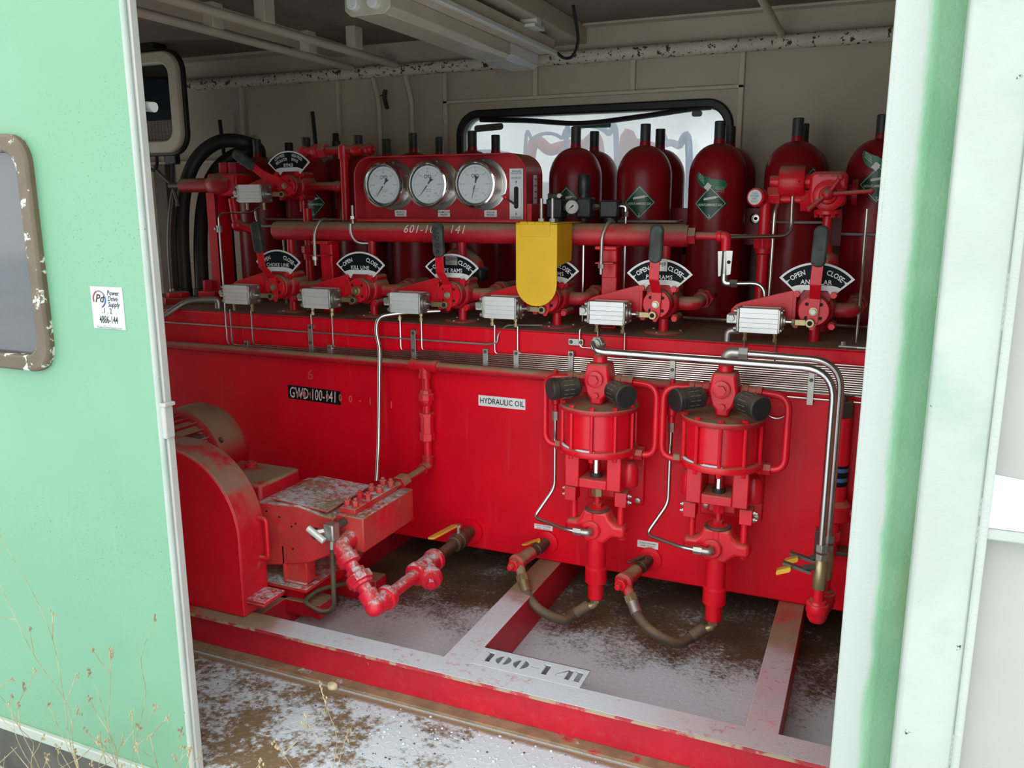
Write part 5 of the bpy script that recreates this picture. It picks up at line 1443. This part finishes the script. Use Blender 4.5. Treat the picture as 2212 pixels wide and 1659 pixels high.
gauges = ((-1.993, 'MANIFOLD', 'steel pressure gauge above the MANIFOLD PRESSURE plate', 37), (-1.777, 'ACCUMULATOR', 'steel pressure gauge above the ACCUMULATOR PRESSURE plate', 39), (-1.555, 'ANNULAR', 'steel pressure gauge above the ANNULAR PRESSURE plate', 15))
for gx, nm, lab, na in gauges:
    gz = 1.700; gy = .105
    G = thing('pressure_gauge', lab, 'gauge', (gx, .19, gz), 'pressure gauges on the panel')
    MB().lathe((gx, .199, gz), (0, -1, 0), [(.107, 0), (.107, .003), (.104, .004)], 40).build('flange', M['steel'], G)
    cs = MB().lathe((gx, .196, gz), (0, -1, 0), [(.086, 0), (.086, .076), (.088, .078)], 40).build('case', M['steel'], G)
    bz = MB()
    prof = [(.086, 0), (.095, .004), (.097, .010), (.095, .018), (.088, .020), (.084, .016), (.083, .006)]
    x_, y_, z_ = frame((0, -1, 0)); n = 44; vs = []; fs = []
    for r2, h2 in prof:
        for i in range(n):
            a = 2 * pi * i / n; vs.append(V((gx, .118, gz)) + z_ * h2 + (x_ * cos(a) + y_ * sin(a)) * r2)
    for j in range(len(prof) - 1):
        for i in range(n): fs.append((j * n + i, j * n + (i + 1) % n, (j + 1) * n + (i + 1) % n, (j + 1) * n + i))
    bz.add(vs, fs).build('bezel', M['chrome'], G)
    MB().lathe((gx, .1185, gz), (0, -1, 0), [(.0865, 0), (.0865, .002)], 40).build('inner_ring', M['gasket'], G)
    dl = MB().lathe((gx, .1165, gz), (0, -1, 0), [(.078, 0), (.078, .0015)], 40).build('dial', M['label'], G)
    tk = MB(); yd = .1146
    for k in range(61):
        a = R(225 - 270 * k / 60)
        r0, r1, w = (.060, .070, .0010) if k % 10 == 0 else ((.063, .070, .0007) if k % 5 == 0 else (.0655, .070, .0005))
        e_ = V((cos(a), 0, sin(a))); f_ = V((-sin(a), 0, cos(a)))
        c_ = V((gx, yd, gz)) + e_ * (r0 + r1) / 2
        tk.add([c_ - e_ * (r1 - r0) / 2 - f_ * w, c_ + e_ * (r1 - r0) / 2 - f_ * w, c_ + e_ * (r1 - r0) / 2 + f_ * w, c_ - e_ * (r1 - r0) / 2 + f_ * w], [(0, 3, 2, 1)])
    for k in range(7):
        a = R(225 - 45 * k)
        tk.text(str(k * 1000 if nm != 'ANNULAR' else k * 500), .0085, flat((gx + .052 * cos(a), yd, gz + .052 * sin(a)), EX, EZ), sx=.8)
    for s_, dz, sz in (('PRESSURE', -.020, .007), ('GAUGE', -.028, .007), ('PSI', -.047, .009), ('1.0%', -.066, .007)): tk.text(s_, sz, flat((gx + .002, yd, gz + dz), EX, EZ))
    tk.build('scale', M['inkgrey'], dl)
    lo = MB()
    for s_ in (-1, 1): lo.torus((gx + s_ * .010, yd, gz + .033), (0, 1, 0), .0062, .0012, 14, 4)
    lo.add([(gx - .004, yd, gz + .027), (gx, yd, gz + .043), (gx + .004, yd, gz + .027), (gx, yd, gz + .037)], [(0, 3, 2, 1)]).build('logo', M['ink'], dl)
    nd = MB(); a = R(270 - na); e_ = V((cos(a), 0, sin(a))); f_ = V((-sin(a), 0, cos(a))); c_ = V((gx, .1125, gz))
    q = [(-.034, -.0095), (-.030, 0), (-.034, .0095), (-.016, .003), (.060, .0007), (.060, -.0007), (-.016, -.003)]
    nd.prism([(b, a2) for a2, b in [(p_[0], p_[1]) for p_ in q]], c_, f_, e_, V((0, -.001, 0)))
    nd.build('needle', M['ink'], G)
    MB().lathe((gx, .1128, gz), (0, -1, 0), [(.0055, 0), (.0055, .003)], 12).build('hub', M['label'], G)
    MB().lathe((gx, .108, gz), (0, -1, 0), [(.084, 0), (.084, .0015)], 40).build('glass', M['lens'], G)
    for a in (90, 210, 330): MB().lathe((gx + .0985 * cos(R(a)), .195, gz + .0985 * sin(R(a))), (0, -1, 0), [(.005, 0), (.004, .003)], 8).build('screw', M['zinc'], G)
    px = gx + .030
    n_ = thing('name_plate', 'small white %s PRESSURE plate under a gauge' % nm, 'label', (px, .199, 1.575), 'gauge name plates')
    MB().box(px - .029, px + .029, .1975, .1995, 1.566, 1.594).build('backing', M['label'], n_)
    MB().text(nm, .0115, flat((px, .1970, 1.585), EX, EZ), bold=.01, sx=.72).text('PRESSURE', .0115, flat((px, .1970, 1.574), EX, EZ), bold=.01, sx=.72).build('lettering', M['ink'], n_)

# ------------------------------------------------------------------ yellow guard over the fourth valve lever
yg = thing('lever_guard', 'yellow hinged guard plate covering a control lever under the manifold', 'guard', (-1.23, .02, 1.3))
gx0, gx1 = -1.288, -1.120; gy = -.085
cxg = (gx0 + gx1) / 2; hw_ = (gx1 - gx0) / 2
gpoly = [(gx0, 1.544), (gx0, 1.318)] + [(cxg - hw_ * cos(a), 1.318 - hw_ * 1.02 * sin(a)) for a in [pi * k / 14 for k in range(1, 14)]] + [(gx1, 1.318), (gx1, 1.544)]
MB().prism(gpoly, (0, gy, 0), EX, EZ, EY * .004).build('cover', M['yellow'], yg, .001)
MB().prism([(gy + .004, 1.544), (.085, 1.544), (.085, 1.44), (.078, 1.400), (gy + .004, 1.385)], (gx1 - .003, 0, 0), EY, EZ, EX * .003).build('side_wing', M['yellow'], yg, .001)
MB().box(gx0 + .0, gx1, gy, .20, 1.545, 1.549).build('top_plate', M['yellow'], yg, .001)
MB().prism(rrect(.122, .050, .012, 4), (cxg - .004, gy - .003, 1.522), EX, EZ, EY * .003).build('hinge_leaf', M['yellow'], yg, .001)
hg = MB()
for k in range(4): hg.cyl((cxg - .064 + k * .031, gy, 1.548), (cxg - .035 + k * .031, gy, 1.548), .0065, n=10)
hg.build('hinge_knuckles', M['yellow'], yg)
for x in (-1.228, -1.182): MB().cyl((x, .03, 1.549), (x, .03, 1.640), .0065, n=10).hexn((x, .03, 1.549), (x, .03, 1.563), .0125).build('stud', M['zinc'], yg)

# ------------------------------------------------------------------ black air filter and regulator
af = thing('air_filter_regulator', 'black air filter and regulator set with small white gauge beside the gauge cabinet', 'regulator', (-1.10, .33, 1.6))
Ya = .30
MB().box(-1.300, -1.230, Ya - .038, Ya + .038, 1.560, 1.640).build('filter_head', M['black'], af, .006)
MB().lathe((-1.265, Ya, 1.46), (0, 0, 1), [(.026, 0), (.032, .01), (.034, .10)], 16).build('filter_bowl', M['black'], af)
MB().box(-1.298, -1.235, Ya - .025, Ya + .025, 1.640, 1.662).build('filter_bracket', M['black'], af, .003)
MB().lathe((-1.243, Ya - .02, 1.652), (0, -1, 0), [(.010, 0), (.010, .016)], 6).build('filter_bolt', M['steel'], af)
MB().box(-1.172, -1.104, Ya - .034, Ya + .034, 1.560, 1.645).build('regulator_body', M['black'], af, .010)
MB().lathe((-1.146, Ya, 1.645), (0, 0, 1), [(.023, 0), (.023, .020), (.0265, .026), (.0265, .090), (.023, .095)], 18).build('regulator_knob', M['black'], af)
MB().lathe((-1.145, Ya, 1.525), (0, 0, 1), [(.014, 0), (.022, .012), (.022, .036)], 14).build('regulator_base', M['black'], af)
gc = V((-1.180, Ya - .034, 1.606))
MB().box(-1.232, -1.170, Ya - .015, Ya + .015, 1.59, 1.615).build('joining_block', M['black'], af, .003)
MB().lathe(gc, (0, -1, 0), [(.026, 0), (.0295, .004), (.0295, .018), (.027, .020)], 26).build('small_gauge', M['steel'], af)
q_ = MB().lathe(gc + V((0, -.0205, 0)), (0, -1, 0), [(.0255, 0), (.0255, .0012)], 26).build('small_dial', M['label'], af)
tk = MB()
for k in range(31):
    a = R(225 - 270 * k / 30); e_ = V((cos(a), 0, sin(a))); f_ = V((-sin(a), 0, cos(a))); c_ = gc + V((0, -.0222, 0)) + e_ * .0215; w = .0005; l = .002 if k % 5 else .0035
    tk.add([c_ - e_ * l - f_ * w, c_ + e_ * l - f_ * w, c_ + e_ * l + f_ * w, c_ - e_ * l + f_ * w], [(0, 3, 2, 1)])
a = R(215); tk.add([gc + V((.018 * cos(a), -.0224, .018 * sin(a))), gc + V((.010, -.0224, .004)), gc + V((.006, -.0224, .011))], [(0, 1, 2)])
tk.build('small_scale', M['ink'], q_)
MB().hexn((-1.104, Ya, 1.606), (-1.090, Ya, 1.606), .015).hexn((-1.090, Ya, 1.606), (-1.070, Ya, 1.606), .012).build('nipple', M['steel'], af)
MB().box(-1.070, -.990, Ya - .034, Ya + .034, 1.562, 1.634).build('lubricator_head', M['black'], af, .008)
MB().lathe((-1.030, Ya, 1.475), (0, 0, 1), [(.024, 0), (.030, .01), (.030, .09)], 16).build('lubricator_bowl', M['black'], af)
MB().tube([(-.990, Ya, 1.610), (-.966, Ya, 1.610), (-.966, Ya, 1.575)], .011, 10, .010).hexn((-.966, Ya, 1.588), (-.966, Ya, 1.568), .014).build('outlet_elbow', M['steel'], af)
o = MB().tube([(-.966, Ya, 1.575), (-.966, Ya, 1.128)], .0068, 8).build('air_line', M['tube_steel']); tag(o, 'upright stainless line under the black lubricator, behind the manifold', 'tube', 'upright air lines')
o = MB().tube([(-1.145, Ya, 1.53), (-1.145, Ya, 1.128)], .0060, 8).build('air_line', M['tube_steel']); tag(o, 'upright stainless line under the black regulator, behind the manifold', 'tube', 'upright air lines')
for k in range(2):
    o = MB().tube([(-1.438 + k * .018, .28, 1.545), (-1.438 + k * .018, .28, 1.13)], .006, 8).build('air_line', M['tube_steel']); tag(o, ('left' if 0 else 'upright stainless line beside the yellow guard, %s' % ('touching its twin on the gauge side' if k == 0 else 'touching its twin on the guard side')), 'tube', 'paired upright lines by the guard')
o = MB().tube([(-.74, .42, 1.150), (.3, .42, 1.150)], .008, 8).build('deck_line', M['tube_steel']); tag(o, 'horizontal stainless line along the back of the deck', 'tube')
o = MB().tube([(-.055, .16, 1.60), (-.055, .16, 1.127)], .005, 8).build('post_line', M['tube_steel']); tag(o, 'thin upright stainless line right of the ANNULAR valve', 'tube')
t = thing('line_clamp', 'bolted steel line clamp on the deck right of the ANNULAR valve', 'clamp', (-.06, .06, ZT))
MB().box(-.11, .01, .045, .075, ZT + .003, ZT + .009).build('strap', M['zinc'], t, .001)
for x in (-.095, -.005): MB().hexn((x, .06, ZT + .009), (x, .06, ZT + .022), .009).build('bolt', M['zinc'], t)
o = MB().tube([(-.05, .02, ZT + .008), (.3, .02, ZT + .008)], .006, 8).build('deck_edge_line', M['tube_steel']); tag(o, 'short stainless line lying on the deck edge at the post', 'tube')
t = thing('deck_elbow', 'steel elbow on the deck left of the ANNULAR cylinder', 'fitting', (-.485, .02, ZT))
MB().tube([(-.492, .03, ZT + .003), (-.492, .03, ZT + .040), (-.455, .03, ZT + .046)], .013, 10, .014).hexn((-.470, .03, ZT + .045), (-.45, .03, ZT + .047), .014).build('elbow', M['zinc'], t)
o = MB().tube([(-1.845, .40, 1.124), (-1.845, .40, 1.32), (-1.80, .36, 1.385), (-1.72, .33, 1.40), (-1.66, .33, 1.36), (-1.655, .33, 1.33)], .034, 14, .05, 5).build('return_pipe', M['red_dusty']); tag(o, 'dusty red return pipe bent over behind the KILL LINE sign', 'pipe')
MB().box(-1.69, -1.61, .285, .37, 1.285, 1.345).build('tape_wrap', M['rubber'], o, .015)

# ------------------------------------------------------------------ annular regulator, right end
Yr = .40
rg = thing('annular_regulator', 'red annular pressure regulator with drum and three-arm handle', 'regulator', (-.25, Yr, 1.45))
MB().lathe((-.418, Yr, 1.702), (1, 0, 0), [(.022, 0), (.024, .004), (.024, .034), (.056, .036), (.060, .042), (.060, .124), (.056, .130), (.028, .132), (.028, .16)], 30).build('drum', M['red'], rg)
MB().cyl((-.305, Yr - .0605, 1.700), (-.305, Yr - .058, 1.700), .0035, n=8).build('drum_hole', M['hole'], rg)
MB().prism(rrect(.135, .130, .025, 5), (-.202, Yr - .05, 1.672), EX, EZ, EY * .11).build('body', M['red'], rg, .012)
MB().lathe((-.198, Yr - .04, 1.648), (0, -1, 0), [(.058, 0), (.058, .020), (.048, .026), (.034, .028), (.030, .045), (.020, .050)], 28).build('bonnet', M['red'], rg)
MB().text('AUTO RELIEF', .018, flat((-.20, Yr - .063, 1.722), EX, EZ), sx=.7).build('cast_lettering', M['brown_iron'], rg)
hc = V((-.198, Yr - .095, 1.652))
hd = MB().sphere(hc, .022, 14, 10)
for ex in (V((-.157, Yr - .115, 1.712)), V((-.258, Yr - .115, 1.598)), V((-.050, Yr - .09, 1.662))): hd.tube([hc, ex], .0085, 10).sphere(ex, .0115, 10, 6)
hd.build('three_arm_handle', M['red_dusty'], rg)
MB().lathe((-.198, Yr, 1.60), (0, 0, -1), [(.03, 0), (.052, .005), (.052, .022), (.030, .026), (.018, .03), (.018, .135), (.026, .14), (.028, .19)], 16).build('lower_pipe', M['red'], rg)
for a in range(6): MB().hexn((-.198 + .042 * cos(a * pi / 3), Yr + .042 * sin(a * pi / 3), 1.578), (-.198 + .042 * cos(a * pi / 3), Yr + .042 * sin(a * pi / 3), 1.566), .008).build('flange_bolt', M['red'], rg)
MB().tube([(-.198, Yr, 1.43), (-.185, Yr - .01, 1.38), (-.185, Yr, 1.28), (-.185, Yr, 1.127)], .024, 14, .04).build('riser', M['red'], rg)
MB().sphere((-.180, Yr - .005, 1.40), .036, 16, 10).build('riser_elbow', M['red_dusty'], rg)
MB().cyl((-.275, Yr, 1.632), (-.40, Yr, 1.636), .014, n=12).hexn((-.30, Yr + .02, 1.63), (-.26, Yr + .02, 1.63), .045).build('side_pipe', M['red'], rg)
MB().lathe((-.14, Yr + .02, 1.66), (1, 0, 0), [(.03, 0), (.03, .02), (.05, .022), (.05, .04)], 14).build('side_flange', M['red_bottle'], rg)
ss = thing('regulator_strainer', 'red wye strainer with round white CLEAN STRAINER label left of the regulator', 'strainer', (-.43, Yr, 1.55))
MB().cyl((-.43, Yr, 1.64), (-.43, Yr, 1.127), .022, n=16).build('riser', M['red'], ss)
MB().hexn((-.43, Yr, 1.49), (-.43, Yr, 1.445), .040).lathe((-.43, Yr, 1.445), (0, 0, -1), [(.032, 0), (.030, .02), (.022, .024)], 14).build('union', M['red'], ss, .002)
MB().lathe((-.438, Yr + .01, 1.643), V((-.35, -1, 0)), [(.025, 0), (.028, .04), (.036, .042), (.036, .075), (.033, .078)], 24).build('strainer_cap', M['red'], ss)
dvv = V((-.35, -1, 0)).normalized(); oc = V((-.438, Yr + .01, 1.643)) + dvv * .0785
wl_ = MB().lathe(oc, dvv, [(.0285, 0), (.0285, .001)], 26).build('round_label', M['label'], ss)
ux = V((1, -.35, 0)).normalized()
rl = MB()
for k, s_ in enumerate(('CLEAN', 'STRAINER', 'EVERY', '30 DAYS')): rl.text(s_, .0115, flat(oc + dvv * .0016 + V((0, 0, .015 - k * .0105)), ux, EZ), sx=.7)
rl.build('label_text', M['inkgrey'], wl_)
MB().hexn((-.425, Yr, 1.65), (-.375, Yr, 1.65), .036).cyl((-.43, Yr, 1.62), (-.43, Yr, 1.66), .030, n=14).build('tee', M['red'], ss, .002)
o = MB().tube([(-.330, Yr - .01, 1.645), (-.325, Yr - .03, 1.497), (-.60, .17, 1.492)], .0085, 10, .05).build('regulator_line', M['steel']); tag(o, 'bent stainless line from the regulator drum to the manifold end elbow', 'tube')
o = MB().tube([(-.365, Yr + .03, 1.64), (-.39, Yr - .035, 1.61), (-.392, Yr - .035, 1.13)], .0075, 10, .04).build('regulator_drain', M['steel']); tag(o, 'upright stainless line between strainer pipe and regulator', 'tube')

# ------------------------------------------------------------------ bypass valve group, left end
bv = valve(-2.700, 'bypass control valve with LOW PRESS. REGULATOR sign and tilted lever', '', R(-57), base=False, top=False, y=.485, z0=1.583, bypass=True, outlet=False)
vz = 1.708
hp = thing('bypass_piping', 'red bypass pipe tee with unions above the bypass valve', 'pipe', (-2.42, .42, 1.55))
MB().cyl((-2.400, .42, 1.865), (-2.400, .42, 1.545), .021, n=16).build('riser', M['red'], hp)
MB().tube([(-2.62, .40, 1.872), (-2.43, .42, 1.872)], .020, 14).tube([(-2.43, .42, 1.872), (-2.25, .42, 1.872)], .021, 14).build('cross_pipe', M['red_dusty'], hp)
MB().lathe((-2.400, .42, 1.83), (0, 0, 1), [(.027, 0), (.029, .004), (.029, .062), (.024, .068)], 16).build('tee', M['red'], hp)
MB().hexn((-2.53, .41, 1.872), (-2.49, .412, 1.872), .036).lathe((-2.565, .405, 1.872), (1, 0, 0), [(.030, 0), (.034, .01), (.034, .03), (.026, .035)], 14).build('union', M['red_dusty'], hp, .002)
MB().lathe((-2.345, .42, 1.872), (1, 0, 0), [(.025, 0), (.027, .004), (.027, .05), (.024, .054)], 14).sphere((-2.255, .42, 1.872), .028, 14, 10).build('elbow', M['red'], hp)
MB().tube([(-2.62, .40, 1.872), (-2.64, .44, 1.872), (-2.64, .52, 1.85)], .026, 14, .03).build('elbow', M['red_dusty'], hp)
MB().tube([(-2.65, .475, 1.706), (-2.50, .44, 1.706), (-2.44, .45, 1.70)], .022, 14, .04).sphere((-2.455, .44, 1.704), .029, 12, 8).build('outlet_pipe', M['red_dusty'], hp)
MB().cyl((-2.615, .40, 1.60), (-2.615, .40, 1.127), .021, n=14).lathe((-2.615, .40, 1.42), (0, 0, -1), [(.030, 0), (.038, .004), (.038, .035), (.030, .04), (.028, .07)], 8).build('drop_pipe', M['red'], hp)
mr = thing('manual_regulator', 'red manual regulator with T-handle screw left of the bypass valve', 'regulator', (-3.2, .42, 1.7))
MB().lathe((-3.41, .40, 1.718), (1, 0, 0), [(.028, 0), (.036, .005), (.036, .19), (.042, .195), (.055, .22), (.062, .26), (.050, .32), (.040, .34)], 24).build('spring_housing', M['red_dusty'], mr)
MB().box(-3.21, -3.02, .37, .50, 1.66, 1.775).build('body', M['red'], mr, .012)
for x in (-3.14, -3.08): MB().hexn((x, .43, 1.775), (x, .43, 1.83), .030).build('bonnet_bolt', M['red_dusty'], mr)
MB().tube([(-3.41, .40, 1.718), (-3.49, .40, 1.718)], .017, 10).build('screw', M['grey_metal'], mr)
MB().tube([(-3.555, .38, 1.80), (-3.475, .40, 1.722), (-3.465, .42, 1.62)], .009, 10).sphere((-3.465, .42, 1.62), .013, 10, 6).tube([(-3.52, .46, 1.83), (-3.475, .40, 1.725)], .009, 8).build('t_handle', M['grey_metal'], mr)
MB().tube([(-3.075, .40, 1.65), (-3.06, .40, 1.52), (-2.97, .42, 1.49)], .024, 14, .03).sphere((-3.055, .40, 1.515), .032, 12, 8).build('drop_pipe', M['red'], mr)
for x0, x1, lab in ((-3.215, -3.150, 'red flat post under the manual regulator'),):
    o = MB().box(x0, x1, .36, .372, ZT + .003, 1.68).box(x1 - .012, x1, .36, .46, ZT + .003, 1.68).build('regulator_post', M['red'], None, .003); tag(o, lab, 'post')
t = thing('line_union', 'small steel union on the bent stainless line left of the choke lever', 'fitting', (-2.80, -.014, 1.51))
MB().hexn((-2.800, -.014, 1.525), (-2.800, -.014, 1.495), .013).build('nut', M['zinc'], t)
MB().sphere((-2.817, -.016, 1.51), .010, 8, 6).build('cap', M['zinc'], t)
o = MB().spline([(-2.90, .36, 1.59), (-2.895, .36, 1.545), (-2.86, .36, 1.515), (-2.78, .36, 1.51), (-2.735, .355, 1.46), (-2.73, .35, 1.30), (-2.73, .35, 1.13)], .0065, 8, 6).build('bypass_drain', M['zinc']); tag(o, 'bent stainless line behind the choke lever grip', 'tube')

# ------------------------------------------------------------------ black hoses looping at the left
hs = (([(-3.445, .40, 1.128), (-3.485, .45, 1.45), (-3.500, .51, 1.69), (-3.455, .57, 1.86), (-3.34, .62, 1.950), (-3.22, .68, 1.950), (-3.205, .785, 1.90), (-3.285, .79, 1.74)], .037, 'outermost thick black hose looping over the regulator post'),
      ([(-3.355, .43, 1.128), (-3.405, .50, 1.42), (-3.43, .58, 1.65), (-3.41, .66, 1.80), (-3.335, .73, 1.885), (-3.275, .80, 1.905), (-3.262, .87, 1.85), (-3.30, .89, 1.70)], .037, 'inner thick black hose looping over the regulator post'),
      ([(-3.485, .35, 1.128), (-3.520, .39, 1.40), (-3.525, .43, 1.60), (-3.505, .45, 1.72)], .014, 'thin ribbed grey hose clipped to the thick black hoses'))
for pts, r, lab in hs:
    h = thing('hydraulic_hose', lab, 'hose', pts[0], 'black hoses at the left')
    MB().spline(pts, r, 14, 10).build('hose', M['rubber'] if r > .02 else M['grey_metal'], h)
    MB().cyl(V(pts[0]) - V((0, 0, .004)), V(pts[0]) + V((0, 0, .05)), r * 1.12, n=12).build('ferrule', M['zinc'] if r < .02 else M['rubber'], h)

# ------------------------------------------------------------------ weeds, stones and snow
wg = 'dry weeds in front of the container'
def weed(x, y, h, lean, n, lab, seed):
    r = random.Random(seed)
    w = thing('dry_weed', lab, 'weed', (x, y, -.25), wg)
    st = MB(); hd = MB()
    for k in range(n):
        a = r.uniform(-.5, .5) + lean; L = h * r.uniform(.55, 1.0) if k else h
        p0 = V((x + r.uniform(-.02, .02), y + r.uniform(-.02, .02), -.25))
        pts = [p0]
        for j in range(1, 7):
            q = j / 6
            pts.append(p0 + V((a * L * q * q * .8 + r.uniform(-.018, .018), r.uniform(-.05, .05) * q, L * q)))
        P_ = smooth(pts, 3)
        st.tube(P_, lambda t_: .0016 * (1 - .6 * t_), 5)
        for b in range(r.randint(1, 4)):
            i = r.randint(len(P_) // 3, len(P_) - 2); q = P_[i]
            e_ = q + V((r.uniform(-.09, .09), r.uniform(-.04, .04), r.uniform(.03, .12)))
            st.tube([q, (q + e_) / 2 + V((0, 0, -.006)), e_], .0011, 4)
            for _ in range(4): hd.sphere(e_ + V((r.uniform(-.006, .006), r.uniform(-.006, .006), r.uniform(-.012, .008))), .0028, 5, 3, (1, 1, 1.6))
        for _ in range(6): hd.sphere(P_[-1] + V((r.uniform(-.007, .007), r.uniform(-.007, .007), r.uniform(-.02, .01))), .003, 5, 3, (1, 1, 1.7))
    st.build('stems', M['straw'], w); hd.build('seed_heads', M['straw'], w)['kind'] = 'stuff'
weed(-1.98, -1.60, .95, -.12, 2, 'tallest dry weed with forked seed heads against the green door', 3)
weed(-1.90, -1.58, .78, .18, 4, 'dry weed with several seed heads near the green door edge', 5)
weed(-2.16, -1.62, .62, -.2, 3, 'bent dry weed by the door window side', 8)
weed(-1.74, -1.62, .52, .05, 3, 'short dry weed at the foot of the door edge', 11)
weed(-2.08, -1.57, .38, .3, 5, 'low bushy dry weed under the green door', 14)
weed(-1.66, -1.58, .42, -.15, 3, 'thin dry weed in front of the plate floor by the door', 17)
weed(-1.50, -1.66, .50, .0, 2, 'single slender dry weed in front of the snowy floor', 23)
weed(-1.10, -1.64, .70, -.08, 4, 'forked dry weed standing before the front beam snow', 29)
r = random.Random(4); gr = MB()
for k in range(260):
    x = r.uniform(-2.9, -1.6); y = r.uniform(-1.75, -1.52); L = r.uniform(.06, .2); a = r.uniform(-1, 1)
    p0 = V((x, y, -.25)); gr.tube([p0, p0 + V((a * L * .4, r.uniform(-.03, .03), L * .6)), p0 + V((a * L, r.uniform(-.05, .05), L * .9))], .0014, 4)
o = gr.build('dry_grass', M['straw']); tag(o, 'tangled dry grass at the foot of the green door', 'grass', None, 'stuff')
t = MB().sphere((-1.598, -.955, .010), .019, 12, 8, (1.15, .8, .85))
r = random.Random(2); t.v = [tuple(V(p) + V((r.uniform(-.0022, .0022), r.uniform(-.0022, .0022), r.uniform(-.0022, .0022)))) for p in t.v]
o = t.build('pebble', M['stone'], ang=60); tag(o, 'pale round pebble on the brown silt below the front beam', 'stone')
cl = MB(); r = random.Random(9)
for k in range(150):
    x = r.uniform(-1.35, -.30); y = r.uniform(-1.14, -.965); s_ = r.choice((.0015, .002, .0025, .003, .0045))
    cl.sphere((x, y, s_ * .3), s_, 7, 5, (r.uniform(.8, 1.5), r.uniform(.8, 1.3), r.uniform(.5, .8)))
cl.v = [tuple(V(p) + V((r.uniform(-.0006, .0006), r.uniform(-.0006, .0006), r.uniform(-.0004, .0004)))) for p in cl.v]
o = cl.build('snow_clumps', M['snow'], ang=80); tag(o, 'small white snow clumps scattered below the front beam', 'snow', None, 'stuff')
cl = MB()
for k in range(120):
    x = r.uniform(-2.3, -.6); y = r.uniform(-1.35, -.97); s_ = r.uniform(.0015, .004)
    cl.sphere((x, y, s_ * .4), s_, 5, 4, (1.3, 1, .6))
o = cl.build('gravel_bits', M['brown_iron'], ang=80); tag(o, 'small dark gravel bits strewn on the plate floor', 'gravel', None, 'stuff')
bpy.context.view_layer.update()
